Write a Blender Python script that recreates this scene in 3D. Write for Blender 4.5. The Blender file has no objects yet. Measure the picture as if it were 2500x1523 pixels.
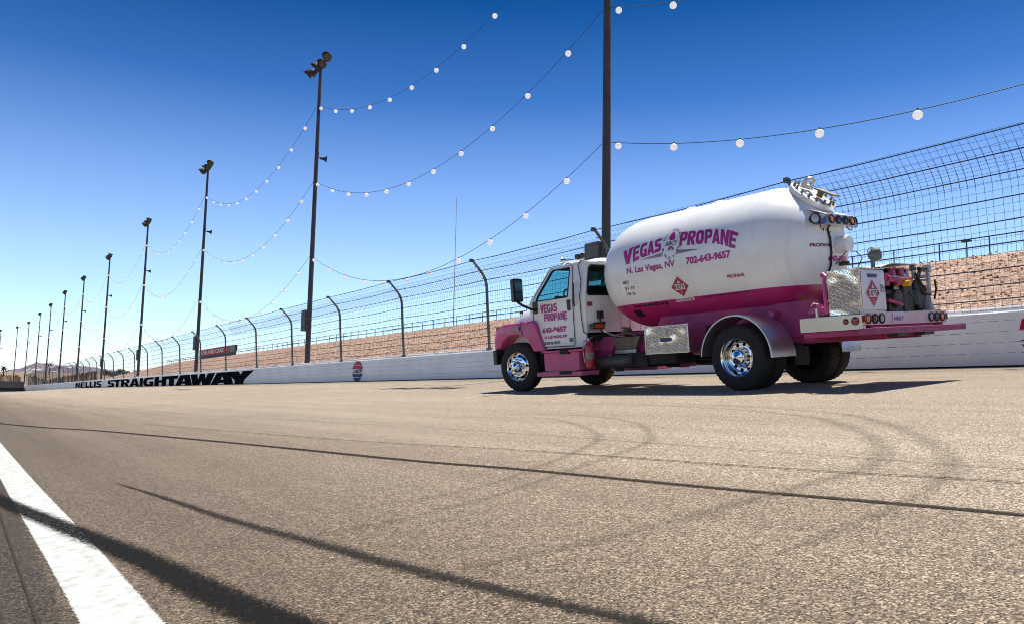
import bpy, bmesh, math, random
from mathutils import Vector, Matrix, noise
from mathutils.geometry import tessellate_polygon
random.seed(7)
rad = math.radians
sc = bpy.context.scene
COL = sc.collection

# ------------------------------------------------------------------ camera
CR = Vector((0.82446, -0.56564, 0.01789)); CU = Vector((-0.07675, -0.08044, 0.9938)); CF = Vector((0.5607, 0.82072, 0.10973))
camd = bpy.data.cameras.new('camera'); cam = bpy.data.objects.new('camera', camd); COL.objects.link(cam)
camd.lens = 28.08; camd.sensor_width = 36; camd.clip_start = 0.05; camd.clip_end = 20000
mw = Matrix((( CR.x, CU.x, -CF.x, 0), (CR.y, CU.y, -CF.y, 0), (CR.z, CU.z, -CF.z, 0.707), (0, 0, 0, 1)))
cam.matrix_world = mw
sc.camera = cam
sc.cycles.filter_width = 1.0

# ------------------------------------------------------------------ sky, sun, exposure
SUN_EL, SUN_AZ = rad(70), rad(78)          # azimuth from +Y (down the straight) towards +X (the wall)
w = bpy.data.worlds.new('World'); sc.world = w; w.use_nodes = True
nt = w.node_tree; nt.nodes.clear()
def N_(t, nt_, **kw):
    n = nt_.nodes.new(t)
    for k, v in kw.items():
        if k.startswith('i_'):
            n.inputs[k[2:].replace('_', ' ')].default_value = v
        else: setattr(n, k, v)
    return n
sky = N_('ShaderNodeTexSky', nt, sky_type='NISHITA', sun_disc=False, sun_elevation=SUN_EL, sun_rotation=SUN_AZ,
         altitude=600, air_density=1.0, dust_density=0.4, ozone_density=2.0)
tc = N_('ShaderNodeTexCoord', nt); sep = N_('ShaderNodeSeparateXYZ', nt)
ramp = N_('ShaderNodeValToRGB', nt)
nt.links.new(tc.outputs['Generated'], sep.inputs[0]); nt.links.new(sep.outputs['Z'], ramp.inputs[0])
SKYRAMP = [(0.0, (.92, .98, 1.05)), (0.07, (.86, .94, 1.03)), (0.16, (.76, .83, .96)), (0.26, (.50, .61, .80)), (0.36, (.14, .32, .56)), (0.46, (.02, .17, .36)), (1.0, (.08, .16, .30))]
cr = ramp.color_ramp
while len(cr.elements) < len(SKYRAMP): cr.elements.new(0.5)
for e, (p, c) in zip(cr.elements, SKYRAMP): e.position = p; e.color = (*c, 1)
mul = N_('ShaderNodeMixRGB', nt, blend_type='MULTIPLY'); mul.inputs[0].default_value = 1
nt.links.new(sky.outputs[0], mul.inputs[1]); nt.links.new(ramp.outputs[0], mul.inputs[2])
bg = N_('ShaderNodeBackground', nt); bg.inputs['Strength'].default_value = 0.12
wo = N_('ShaderNodeOutputWorld', nt)
nt.links.new(mul.outputs[0], bg.inputs['Color']); nt.links.new(bg.outputs[0], wo.inputs[0])
sd = bpy.data.lights.new('sun', 'SUN'); sd.energy = 4.8; sd.angle = rad(0.5); sd.color = (1, .955, .88)
so = bpy.data.objects.new('sun', sd); COL.objects.link(so)
sdir = Vector((math.cos(SUN_EL)*math.sin(SUN_AZ), math.cos(SUN_EL)*math.cos(SUN_AZ), math.sin(SUN_EL)))
so.rotation_euler = sdir.to_track_quat('Z', 'Y').to_euler(); so.location = (30, 0, 60)
vs = sc.view_settings; vs.view_transform = 'Standard'; vs.look = 'None'; vs.gamma = 1; vs.exposure = 0.8; vs.use_curve_mapping = False

# ------------------------------------------------------------------ helpers
def tag(o, label=None, cat=None, group=None, kind=None):
    if label: o['label'] = label
    if cat: o['category'] = cat
    if group: o['group'] = group
    if kind: o['kind'] = kind
    return o
class MB:
    def __init__(s): s.v = []; s.f = []; s.m = []; s.mi = 0
    def add(s, vs, fs):
        b = len(s.v); s.v += [tuple(v) for v in vs]; s.f += [tuple(i+b for i in f) for f in fs]; s.m += [s.mi]*len(fs); return s
    def box(s, x0, x1, y0, y1, z0, z1, M=None):
        vs = [Vector(p) for p in ((x0,y0,z0),(x1,y0,z0),(x1,y1,z0),(x0,y1,z0),(x0,y0,z1),(x1,y0,z1),(x1,y1,z1),(x0,y1,z1))]
        if M: vs = [M @ v for v in vs]
        return s.add(vs, [(0,3,2,1),(4,5,6,7),(0,1,5,4),(1,2,6,5),(2,3,7,6),(3,0,4,7)])
    def tube(s, pts, r, n=6, cap=True):
        pts = [Vector(p) for p in pts]; rs = r if isinstance(r, (list, tuple)) else [r]*len(pts)
        rings = []; up = None
        for i, p in enumerate(pts):
            d = (pts[min(i+1, len(pts)-1)] - pts[max(i-1, 0)]).normalized()
            if up is None: up = Vector((0,0,1)) if abs(d.z) < .9 else Vector((1,0,0))
            a = d.cross(up).normalized(); b = a.cross(d).normalized(); up = b
            rings.append([p + (a*math.cos(t)+b*math.sin(t))*rs[i] for t in [2*math.pi*k/n for k in range(n)]])
        vs = [v for R_ in rings for v in R_]; fs = []
        for i in range(len(pts)-1):
            for k in range(n):
                fs.append((i*n+k, i*n+(k+1) % n, (i+1)*n+(k+1) % n, (i+1)*n+k))
        if cap and n > 2: fs.append(tuple(range(n-1, -1, -1))); fs.append(tuple((len(pts)-1)*n+k for k in range(n)))
        return s.add(vs, fs)
    def lathe(s, prof, c, axis, n=32, mod=None, cap=False):
        c = Vector(c); ax = Vector(axis).normalized()
        a = ax.cross(Vector((0,0,1)) if abs(ax.z) < .9 else Vector((1,0,0))).normalized(); b = ax.cross(a).normalized()
        vs = []; fs = []; m = len(prof)
        for i, (h, r) in enumerate(prof):
            for k in range(n):
                t = 2*math.pi*k/n; rr = r if mod is None else mod(i, k, r)
                vs.append(c + ax*h + (a*math.cos(t)+b*math.sin(t))*rr)
        for i in range(m-1):
            for k in range(n): fs.append((i*n+k, (i+1)*n+k, (i+1)*n+(k+1) % n, i*n+(k+1) % n))
        if cap:
            fs.append(tuple(range(n))); fs.append(tuple((m-1)*n+k for k in range(n-1, -1, -1)))
        return s.add(vs, fs)
    def cyl(s, p0, p1, r, n=20):
        p0 = Vector(p0); p1 = Vector(p1); L = (p1-p0).length
        return s.lathe([(0, r), (L, r)], p0, p1-p0, n, cap=True)
    def poly(s, outer, fn, holes=()):
        loops = [[Vector((p[0], p[1], 0)) for p in outer]] + [[Vector((p[0], p[1], 0)) for p in h] for h in holes]
        tr = tessellate_polygon(loops); fl = [v for l in loops for v in l]
        return s.add([fn(v.x, v.y) for v in fl], tr)
    def plate(s, outer, fn, holes=()):
        """fn(u,v,k) k=0 outer face, k=1 inner face: a solid plate with holes"""
        s.poly(outer, lambda u, v: fn(u, v, 0), holes); s.poly(outer, lambda u, v: fn(u, v, 1), holes)
        for l in [outer]+list(holes):
            n = len(l); vs = [fn(p[0], p[1], 0) for p in l] + [fn(p[0], p[1], 1) for p in l]
            s.add(vs, [(i, (i+1) % n, n+(i+1) % n, n+i) for i in range(n)])
        return s
    def round_plate(s, outer, fn, d):
        """fn(u,v,depth): plate whose outer edge is rounded over depth d; depth<0 means the inner face"""
        n = len(outer); ar = sum(outer[i][0]*outer[(i+1) % n][1]-outer[(i+1) % n][0]*outer[i][1] for i in range(n)); sg = 1 if ar > 0 else -1
        def ins(q):
            r = []
            for i in range(n):
                a, b, c = Vector(outer[i-1]), Vector(outer[i]), Vector(outer[(i+1) % n])
                n1 = Vector((-(b-a).y, (b-a).x)).normalized(); n2 = Vector((-(c-b).y, (c-b).x)).normalized()
                m = (n1+n2); m = m.normalized()/max(.5, m.normalized().dot(n1)) if m.length > 1e-4 else n1
                r.append(b+m*q*sg)
            return r
        rings = [(ins(d), 0), (ins(d*.62), d*.08), (ins(d*.3), d*.3), (ins(d*.08), d*.62), (ins(0), d), (ins(0), -1)]
        s.poly([tuple(p) for p in rings[0][0]], lambda u, v: fn(u, v, 0))
        for (r0, h0), (r1, h1) in zip(rings, rings[1:]):
            s.add([fn(p[0], p[1], h0) for p in r0]+[fn(p[0], p[1], h1) for p in r1], [(i, (i+1) % n, n+(i+1) % n, n+i) for i in range(n)])
        return s
    def obj(s, name, mats, parent=None, smooth=35, bevel=0, recalc=True):
        me = bpy.data.meshes.new(name); me.from_pydata(s.v, [], s.f)
        if not isinstance(mats, (list, tuple)): mats = [mats]
        for m in mats: me.materials.append(m)
        if len(mats) > 1:
            for p, i in zip(me.polygons, s.m): p.material_index = i
        if recalc:
            b = bmesh.new(); b.from_mesh(me); bmesh.ops.recalc_face_normals(b, faces=b.faces); b.to_mesh(me); b.free()
        if smooth:
            me.shade_smooth(); me.set_sharp_from_angle(angle=rad(smooth))
        o = bpy.data.objects.new(name, me); COL.objects.link(o)
        if parent: o.parent = parent
        if bevel:
            md = o.modifiers.new('bevel', 'BEVEL'); md.width = bevel; md.segments = 2; md.limit_method = 'ANGLE'; md.angle_limit = rad(40)
        return o
def empty(name, loc=(0,0,0), rz=0, parent=None):
    o = bpy.data.objects.new(name, None); COL.objects.link(o); o.location = loc; o.rotation_euler = (0,0,rz); o.empty_display_size = .3
    if parent: o.parent = parent
    return o
def copy_tree(o, parent=None):
    c = o.copy(); COL.objects.link(c); c.parent = parent
    for ch in list(o.children): copy_tree(ch, c)
    return c

# ------------------------------------------------------------------ materials
MATS = {}
def mat(name, color, rough=.6, metal=0, spec=.5, coat=0, vary=0, vscale=3, bump=0, bscale=40, vcol=None, det=4, emis=None):
    if name in MATS: return MATS[name]
    m = bpy.data.materials.new(name); m.use_nodes = True; t = m.node_tree; b = t.nodes['Principled BSDF']
    b.inputs['Roughness'].default_value = rough; b.inputs['Metallic'].default_value = metal
    b.inputs['Specular IOR Level'].default_value = spec; b.inputs['Coat Weight'].default_value = coat
    b.inputs['Base Color'].default_value = (*color, 1)
    co = N_('ShaderNodeTexCoord', t)
    if vary or vcol:
        n = N_('ShaderNodeTexNoise', t, i_Scale=vscale, i_Detail=det, i_Roughness=.62); t.links.new(co.outputs['Object'], n.inputs['Vector'])
        r = N_('ShaderNodeValToRGB', t); e = r.color_ramp.elements
        e[0].position = .32; e[1].position = .7
        c2 = vcol or tuple(c*(1-vary) for c in color)
        e[0].color = (*c2, 1); e[1].color = (*color, 1)
        t.links.new(n.outputs[0], r.inputs[0]); t.links.new(r.outputs[0], b.inputs['Base Color'])
        rr = N_('ShaderNodeMapRange', t); rr.inputs['To Min'].default_value = min(1, rough+.14); rr.inputs['To Max'].default_value = max(.03, rough-.04)
        t.links.new(n.outputs[0], rr.inputs[0]); t.links.new(rr.outputs[0], b.inputs['Roughness'])
    if bump:
        n = N_('ShaderNodeTexNoise', t, i_Scale=bscale, i_Detail=3); t.links.new(co.outputs['Object'], n.inputs['Vector'])
        bp = N_('ShaderNodeBump', t); bp.inputs['Strength'].default_value = bump; bp.inputs['Distance'].default_value = .01
        t.links.new(n.outputs[0], bp.inputs['Height']); t.links.new(bp.outputs[0], b.inputs['Normal'])
    MATS[name] = m; return m
WHITE = mat('white_paint', (.85, .85, .84), .25, coat=.4, vary=.10, vscale=1.6, vcol=(.74, .72, .68))
PINK = mat('pink_paint', (.60, .085, .25), .3, coat=.3, vary=.25, vscale=3)
PINKD = mat('dusty_pink_paint', (.46, .035, .17), .45, vary=.4, vscale=4)
BLACK = mat('black_rubber', (.010, .010, .011), .8, vary=.4, vcol=(.022, .020, .018), vscale=5, bump=.25, bscale=60)
BPLAS = mat('black_plastic', (.015, .016, .018), .4)
DARK = mat('dark_underbody', (.02, .019, .018), .7, vary=.5, vscale=5)
CHROME = mat('chrome', (.74, .75, .76), .13, 1)
STEEL = mat('brushed_steel', (.5, .5, .5), .35, 1, vary=.3, vscale=8)
ALU = mat('polished_aluminium', (.80, .77, .72), .2, 1, vary=.05, vscale=1.5)
GREYM = mat('grey_metal', (.09, .09, .085), .5, .3, vary=.4, vscale=6)
TAN = mat('dirty_cast_metal', (.22, .18, .12), .6, .2, vary=.4, vscale=10)
REDP = mat('red_enamel', (.5, .015, .03), .3, coat=.4, vary=.3, vscale=8)
MAG = mat('magenta_lettering', (.42, .025, .22), .35)
REDT = mat('dark_red_lettering', (.45, .03, .06), .4)
BLKT = mat('black_lettering', (.012, .012, .016), .4)
WHT = mat('white_decal', (.8, .8, .8), .4)
REDD = mat('red_decal', (.38, .004, .05), .35)
BLUED = mat('navy_label', (.02, .04, .12), .35)
LRED = mat('red_lens', (.22, .006, .006), .12, coat=1)
LDRED = mat('dark_red_lens', (.05, .005, .008), .15, coat=1)
LAMB = mat('amber_lens', (.75, .16, .01), .12, coat=1)
LCLR = mat('clear_lens', (.35, .3, .33), .1, coat=1)
ORG = mat('orange_reflector', (.75, .1, .02), .25)
SEATM = mat('seat_fabric', (.03, .035, .035), .8)
GALV = mat('galvanised_steel', (.17, .175, .18), .55, .55, vary=.35, vscale=2.5)
POLEM = mat('weathered_pole_steel', (.085, .082, .078), .6, .35, vary=.35, vscale=1.2)
WIREM = mat('dark_fence_wire', (.022, .04, .065), .55, .3)
STONE = None

def tank_mat():
    m = bpy.data.materials.new('tank_paint'); m.use_nodes = True; t = m.node_tree; b = t.nodes['Principled BSDF']
    co = N_('ShaderNodeTexCoord', t); sp = N_('ShaderNodeSeparateXYZ', t); t.links.new(co.outputs['Object'], sp.inputs[0])
    gt = N_('ShaderNodeMath', t, operation='GREATER_THAN'); gt.inputs[1].default_value = 1.535; t.links.new(sp.outputs['Z'], gt.inputs[0])
    n = N_('ShaderNodeTexNoise', t, i_Scale=1.3, i_Detail=6, i_Roughness=.65); t.links.new(co.outputs['Object'], n.inputs['Vector'])
    def rp(a, bc, p0=.3, p1=.6):
        r = N_('ShaderNodeValToRGB', t); r.color_ramp.elements[0].position = p0; r.color_ramp.elements[1].position = p1
        r.color_ramp.elements[0].color = (*a, 1); r.color_ramp.elements[1].color = (*bc, 1); t.links.new(n.outputs[0], r.inputs[0]); return r
    r1 = rp((.78, .765, .73), (.87, .87, .86)); r2 = rp((.40, .014, .125), (.52, .02, .17))
    mx = N_('ShaderNodeMixRGB', t); t.links.new(gt.outputs[0], mx.inputs[0]); t.links.new(r2.outputs[0], mx.inputs[1]); t.links.new(r1.outputs[0], mx.inputs[2])
    mp = N_('ShaderNodeMapping', t); mp.inputs['Scale'].default_value = (9, 1.2, .7); t.links.new(co.outputs['Object'], mp.inputs['Vector'])
    n4 = N_('ShaderNodeTexNoise', t, i_Scale=1.4, i_Detail=6, i_Roughness=.7); t.links.new(mp.outputs[0], n4.inputs['Vector'])
    r4 = N_('ShaderNodeValToRGB', t); r4.color_ramp.elements[0].position = .52; r4.color_ramp.elements[1].position = .75; r4.color_ramp.elements[0].color = (1, 1, 1, 1); r4.color_ramp.elements[1].color = (.90, .88, .85, 1); t.links.new(n4.outputs[0], r4.inputs[0])
    m4 = N_('ShaderNodeMixRGB', t, blend_type='MULTIPLY'); m4.inputs[0].default_value = 1; t.links.new(mx.outputs[0], m4.inputs[1]); t.links.new(r4.outputs[0], m4.inputs[2]); mx = m4
    t.links.new(mx.outputs[0], b.inputs['Base Color']); b.inputs['Roughness'].default_value = .38; b.inputs['Coat Weight'].default_value = .25; b.inputs['Coat Roughness'].default_value = .22
    n2 = N_('ShaderNodeTexNoise', t, i_Scale=2.2, i_Detail=2); t.links.new(co.outputs['Object'], n2.inputs['Vector'])
    bp = N_('ShaderNodeBump', t); bp.inputs['Strength'].default_value = .25; bp.inputs['Distance'].default_value = .02
    t.links.new(n2.outputs[0], bp.inputs['Height']); t.links.new(bp.outputs[0], b.inputs['Normal'])
    return m
TANKM = tank_mat()
def diamond_mat():
    m = bpy.data.materials.new('diamond_plate'); m.use_nodes = True; t = m.node_tree; b = t.nodes['Principled BSDF']
    b.inputs['Metallic'].default_value = 1; b.inputs['Roughness'].default_value = .10; b.inputs['Base Color'].default_value = (.80, .79, .76, 1)
    co = N_('ShaderNodeTexCoord', t); mp = N_('ShaderNodeMapping', t); mp.inputs['Rotation'].default_value = (rad(45), rad(45), rad(20)); mp.inputs['Scale'].default_value = (1, 1, 1)
    t.links.new(co.outputs['Object'], mp.inputs['Vector'])
    v = N_('ShaderNodeTexVoronoi', t, i_Scale=34, feature='F1', distance='CHEBYCHEV'); v.inputs['Randomness'].default_value = .25
    t.links.new(mp.outputs[0], v.inputs['Vector'])
    r = N_('ShaderNodeMapRange', t); r.inputs['From Min'].default_value = .12; r.inputs['From Max'].default_value = .34; r.inputs['To Min'].default_value = 1; r.inputs['To Max'].default_value = 0
    t.links.new(v.outputs['Distance'], r.inputs[0])
    n = N_('ShaderNodeTexNoise', t, i_Scale=3.2, i_Detail=1); t.links.new(co.outputs['Object'], n.inputs['Vector'])
    b1 = N_('ShaderNodeBump', t); b1.inputs['Strength'].default_value = .45; b1.inputs['Distance'].default_value = .06; t.links.new(n.outputs[0], b1.inputs['Height'])
    bp = N_('ShaderNodeBump', t); bp.inputs['Strength'].default_value = .7; bp.inputs['Distance'].default_value = .006
    t.links.new(r.outputs[0], bp.inputs['Height']); t.links.new(b1.outputs[0], bp.inputs['Normal']); t.links.new(bp.outputs[0], b.inputs['Normal'])
    return m
DIAM = diamond_mat()
def glass_mat(nm='tinted_glass', c=(.34, .62, .64)):
    m = bpy.data.materials.new(nm); m.use_nodes = True; t = m.node_tree; t.nodes.clear()
    tr = N_('ShaderNodeBsdfTransparent', t); tr.inputs[0].default_value = (*c, 1)
    gl = N_('ShaderNodeBsdfGlossy', t); gl.inputs['Roughness'].default_value = .03
    fr = N_('ShaderNodeLayerWeight', t); fr.inputs[0].default_value = .12
    mx = N_('ShaderNodeMixShader', t); o = N_('ShaderNodeOutputMaterial', t)
    t.links.new(fr.outputs[0], mx.inputs[0]); t.links.new(tr.outputs[0], mx.inputs[1]); t.links.new(gl.outputs[0], mx.inputs[2]); t.links.new(mx.outputs[0], o.inputs[0])
    return m
GLASS = glass_mat()

def asphalt_mat():
    m = bpy.data.materials.new('worn_asphalt'); m.use_nodes = True; t = m.node_tree; b = t.nodes['Principled BSDF']; L = t.links.new
    co = N_('ShaderNodeTexCoord', t)
    def nz(s, d=4, r=.6):
        n = N_('ShaderNodeTexNoise', t, i_Scale=s, i_Detail=d, i_Roughness=r); L(co.outputs['Object'], n.inputs['Vector']); return n
    def ramp_(src, a, c, p0, p1):
        r = N_('ShaderNodeValToRGB', t); e = r.color_ramp.elements; e[0].position = p0; e[1].position = p1; e[0].color = (*a, 1); e[1].color = (*c, 1); L(src, r.inputs[0]); return r
    def mulc(a, c, f=1, bt='MULTIPLY'):
        x = N_('ShaderNodeMixRGB', t, blend_type=bt); x.inputs[0].default_value = f; L(a, x.inputs[1]); L(c, x.inputs[2]); return x
    big = ramp_(nz(.22, 5).outputs[0], (.300, .250, .196), (.365, .312, .252), .3, .7)
    vor = N_('ShaderNodeTexVoronoi', t, i_Scale=170, feature='F1'); L(co.outputs['Object'], vor.inputs['Vector'])
    st = N_('ShaderNodeSeparateColor', t); L(vor.outputs['Color'], st.inputs[0])
    r = N_('ShaderNodeValToRGB', t); cr_ = r.color_ramp; cr_.interpolation = 'LINEAR'
    while len(cr_.elements) < 4: cr_.elements.new(.5)
    for e, (p, c) in zip(cr_.elements, [(0, (.16, .14, .12)), (.3, (.52, .49, .45)), (.75, (1.25, 1.22, 1.16)), (1, (2.3, 2.3, 2.25))]): e.position = p; e.color = (*c, 1)
    L(st.outputs[0], r.inputs[0])
    c1 = mulc(big.outputs[0], r.outputs[0])
    vor2 = N_('ShaderNodeTexVoronoi', t, i_Scale=75, feature='F1'); L(co.outputs['Object'], vor2.inputs['Vector'])
    st2 = N_('ShaderNodeSeparateColor', t); L(vor2.outputs['Color'], st2.inputs[0])
    r2 = ramp_(st2.outputs[1], (.72, .71, .69), (1.2, 1.2, 1.17), .1, .95)
    c2 = mulc(c1.outputs[0], r2.outputs[0])
    # faint tracks worn along the racing direction
    mp = N_('ShaderNodeMapping', t); mp.inputs['Scale'].default_value = (1.6, .035, 1); L(co.outputs['Object'], mp.inputs['Vector'])
    ns = N_('ShaderNodeTexNoise', t, i_Scale=1.5, i_Detail=5, i_Roughness=.6); L(mp.outputs[0], ns.inputs['Vector'])
    r3 = ramp_(ns.outputs[0], (.90, .89, .88), (1.06, 1.06, 1.05), .35, .62)
    c3 = mulc(c2.outputs[0], r3.outputs[0])
    # rubbered, dirty groove with foreground shading painted in; older darker apron below the line
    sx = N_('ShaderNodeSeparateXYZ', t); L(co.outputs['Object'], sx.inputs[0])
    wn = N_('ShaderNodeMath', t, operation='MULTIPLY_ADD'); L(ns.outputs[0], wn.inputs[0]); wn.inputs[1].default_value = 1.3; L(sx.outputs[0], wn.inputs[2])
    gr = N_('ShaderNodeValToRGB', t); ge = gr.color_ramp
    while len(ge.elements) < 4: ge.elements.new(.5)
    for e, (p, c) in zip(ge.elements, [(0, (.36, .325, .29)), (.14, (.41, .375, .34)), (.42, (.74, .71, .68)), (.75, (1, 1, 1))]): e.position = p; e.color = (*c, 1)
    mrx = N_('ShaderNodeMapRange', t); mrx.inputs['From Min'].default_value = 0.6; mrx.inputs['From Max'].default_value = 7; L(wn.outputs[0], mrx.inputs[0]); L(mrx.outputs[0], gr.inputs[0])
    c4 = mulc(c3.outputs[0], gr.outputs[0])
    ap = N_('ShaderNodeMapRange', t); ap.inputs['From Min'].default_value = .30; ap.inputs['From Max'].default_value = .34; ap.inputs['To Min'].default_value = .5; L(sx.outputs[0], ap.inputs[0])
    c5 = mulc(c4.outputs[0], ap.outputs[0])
    b.inputs['Sheen Weight'].default_value = .06; b.inputs['Sheen Roughness'].default_value = .35; b.inputs['Sheen Tint'].default_value = (1, .9, .78, 1)
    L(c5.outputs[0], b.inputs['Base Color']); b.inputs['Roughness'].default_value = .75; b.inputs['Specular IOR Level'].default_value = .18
    bp = N_('ShaderNodeBump', t); bp.inputs['Strength'].default_value = .9; bp.inputs['Distance'].default_value = .006
    L(st.outputs[0], bp.inputs['Height'])
    nf = nz(160, 3, .7); bp2 = N_('ShaderNodeBump', t); bp2.inputs['Strength'].default_value = .5; bp2.inputs['Distance'].default_value = .004
    L(nf.outputs[0], bp2.inputs['Height']); L(bp.outputs[0], bp2.inputs['Normal']); L(bp2.outputs[0], b.inputs['Normal'])
    return m
ASPH = asphalt_mat()

def strip_mat(name, color, alpha, edge=.35, ns=40, streak=False, k=1.12):
    """paint or rubber on the track: UV x across (0..1), UV y along in metres; breaks up into the stones at the edges"""
    m = bpy.data.materials.new(name); m.use_nodes = True; t = m.node_tree; L = t.links.new; b = t.nodes['Principled BSDF']
    b.inputs['Base Color'].default_value = (*color, 1); b.inputs['Roughness'].default_value = .9; b.inputs['Specular IOR Level'].default_value = .1
    uv = N_('ShaderNodeUVMap', t); sp = N_('ShaderNodeSeparateXYZ', t); L(uv.outputs[0], sp.inputs[0])
    a = N_('ShaderNodeMath', t, operation='SUBTRACT'); L(sp.outputs[0], a.inputs[0]); a.inputs[1].default_value = .5
    ab = N_('ShaderNodeMath', t, operation='ABSOLUTE'); L(a.outputs[0], ab.inputs[0])
    mr = N_('ShaderNodeMapRange', t); mr.inputs['From Min'].default_value = .5; mr.inputs['From Max'].default_value = .5-edge/2; L(ab.outputs[0], mr.inputs[0])
    co = N_('ShaderNodeTexCoord', t)
    n = N_('ShaderNodeTexNoise', t, i_Scale=ns, i_Detail=4, i_Roughness=.7); L(co.outputs['Object'], n.inputs['Vector'])
    v = N_('ShaderNodeTexVoronoi', t, i_Scale=170); L(co.outputs['Object'], v.inputs['Vector']); vs_ = N_('ShaderNodeSeparateColor', t); L(v.outputs['Color'], vs_.inputs[0])
    ad = N_('ShaderNodeMath', t, operation='ADD'); L(n.outputs[0], ad.inputs[0])
    ml = N_('ShaderNodeMath', t, operation='MULTIPLY'); L(vs_.outputs[0], ml.inputs[0]); ml.inputs[1].default_value = .5; L(ml.outputs[0], ad.inputs[1])
    s2 = N_('ShaderNodeMath', t, operation='MULTIPLY'); L(mr.outputs[0], s2.inputs[0]); s2.inputs[1].default_value = 1.7 if streak else k
    g = N_('ShaderNodeMath', t, operation='SUBTRACT'); L(s2.outputs[0], g.inputs[0]); L(ad.outputs[0], g.inputs[1])
    g2 = N_('ShaderNodeMapRange', t); g2.inputs['From Min'].default_value = -.12; g2.inputs['From Max'].default_value = .25 if streak else .42; g2.inputs['To Max'].default_value = alpha; L(g.outputs[0], g2.inputs[0])
    L(g2.outputs[0], b.inputs['Alpha'])
    bp = N_('ShaderNodeBump', t); bp.inputs['Strength'].default_value = .6; bp.inputs['Distance'].default_value = .005; L(vs_.outputs[0], bp.inputs['Height']); L(bp.outputs[0], b.inputs['Normal'])
    if streak:
        nn = N_('ShaderNodeTexNoise', t, i_Scale=18, i_Detail=5); L(co.outputs['Object'], nn.inputs['Vector'])
        r = N_('ShaderNodeValToRGB', t); r.color_ramp.elements[0].position = .35; r.color_ramp.elements[1].position = .6
        r.color_ramp.elements[0].color = (*[c*.7 for c in color], 1); r.color_ramp.elements[1].color = (*color, 1)
        L(nn.outputs[0], r.inputs[0]); L(r.outputs[0], b.inputs['Base Color'])
    return m

# ------------------------------------------------------------------ track geometry
S = 0.0935
def sm(a, b, x):
    t = max(0, min(1, (x-a)/(b-a))); return t*t*(3-2*t)
def gz(x, y):
    s = S*(1-.4*sm(150, 185, y))
    if x < -6: return s*(-6) + (x+6)*.004
    return s*x
m_ = MB(); xs = [-400, -100, -30, -6, 0, 4, 8, 12, 16.5]; ys = [-40, -20, 0, 20, 60, 110, 150] + [150+3*k for k in range(1, 13)] + [200, 230, 290, 340]
for y in ys:
    for x in xs: m_.v.append((x, y, gz(x, y)))
nx = len(xs)
for j in range(len(ys)-1):
    for i in range(nx-1): m_.f.append((j*nx+i, j*nx+i+1, (j+1)*nx+i+1, (j+1)*nx+i))
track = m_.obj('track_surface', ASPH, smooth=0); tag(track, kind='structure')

def strip(name, pts, widths, material, dz, label=None, n=60, seg=None):
    """ribbon on the track along (x,y) points with smooth interpolation"""
    P_ = [Vector((p[0], p[1])) for p in pts]; W = widths if isinstance(widths, (list, tuple)) else [widths]*len(pts)
    cs = []; ws = []
    for i in range(len(P_)-1):
        p0 = P_[max(i-1, 0)]; p1 = P_[i]; p2 = P_[i+1]; p3 = P_[min(i+2, len(P_)-1)]
        for k in range(10):
            t = k/10; cs.append(.5*((2*p1)+(-p0+p2)*t+(2*p0-5*p1+4*p2-p3)*t*t+(-p0+3*p1-3*p2+p3)*t**3)); ws.append(W[i]*(1-t)+W[i+1]*t)
    cs.append(P_[-1]); ws.append(W[-1])
    vs, fs, uv = [], [], []; L_ = 0
    for i, c in enumerate(cs):
        d = (cs[min(i+1, len(cs)-1)]-cs[max(i-1, 0)]).normalized(); nrm = Vector((-d.y, d.x))
        if i: L_ += (c-cs[i-1]).length
        for sgn, u in ((1, 0), (-1, 1)):
            q = c+nrm*ws[i]/2*sgn; vs.append((q.x, q.y, gz(q.x, q.y)+.003+dz*.2)); uv.append((u, L_))
    for i in range(len(cs)-1): fs.append((2*i, 2*i+1, 2*i+3, 2*i+2))
    me = bpy.data.meshes.new(name); me.from_pydata(vs, [], fs); ul = me.uv_layers.new(name='UVMap')
    for lp in me.loops: ul.data[lp.index].uv = uv[lp.vertex_index]
    me.materials.append(material); o = bpy.data.objects.new(name, me); COL.objects.link(o); o.parent = track
    if label: o['label'] = label
    return o
LINEM = strip_mat('white_track_line_paint', (.50, .51, .48), 1.0, .22, 55, True)
RUB = strip_mat('rubber_mark_dark', (.007, .006, .005), .95, .75, 45, k=1.22)
RUBL = strip_mat('rubber_line', (.018, .015, .012), .88, .6, 45, k=1.35)
RUB2 = strip_mat('rubber_mark_mid', (.020, .017, .014), .85, 1.0, 38, k=1.25)
RUB3 = strip_mat('rubber_mark_faint', (.10, .082, .062), .22, 1.0, 22, k=1.3)
SEAL = strip_mat('joint_sealer', (.045, .038, .032), .85, .5, 60)
strip('edge_line', [(.455, -6), (.44, 0), (.435, 3), (.425, 4.5), (.40, 7), (.37, 12.8), (.33, 22), (.3, 60), (.3, 140)], [.215, .215, .215, .22, .215, .21, .2, .2, .2], LINEM, .004, 'white painted line')
strip('tyre_mark', [(.12, 7.6), (.25, 6.1), (.45, 4.7), (.62, 3.62), (.73, 2.67), (.80, 2.2), (.93, 1.2), (1.05, 0), (1.1, -1)], [.14, .21, .23, .25, .29, .30, .32, .32, .3], RUB, .008, 'broad black skid mark crossing the white line')
strip('tyre_mark', [(.93, 6.2), (1.03, 5.2), (1.12, 4.1), (1.22, 3.3), (1.31, 2.6), (1.41, 2.0), (1.51, 1.5), (1.62, .8), (1.75, -.3)], [.02, .09, .15, .19, .22, .19, .2, .2, .2], RUB2, .008)
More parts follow.
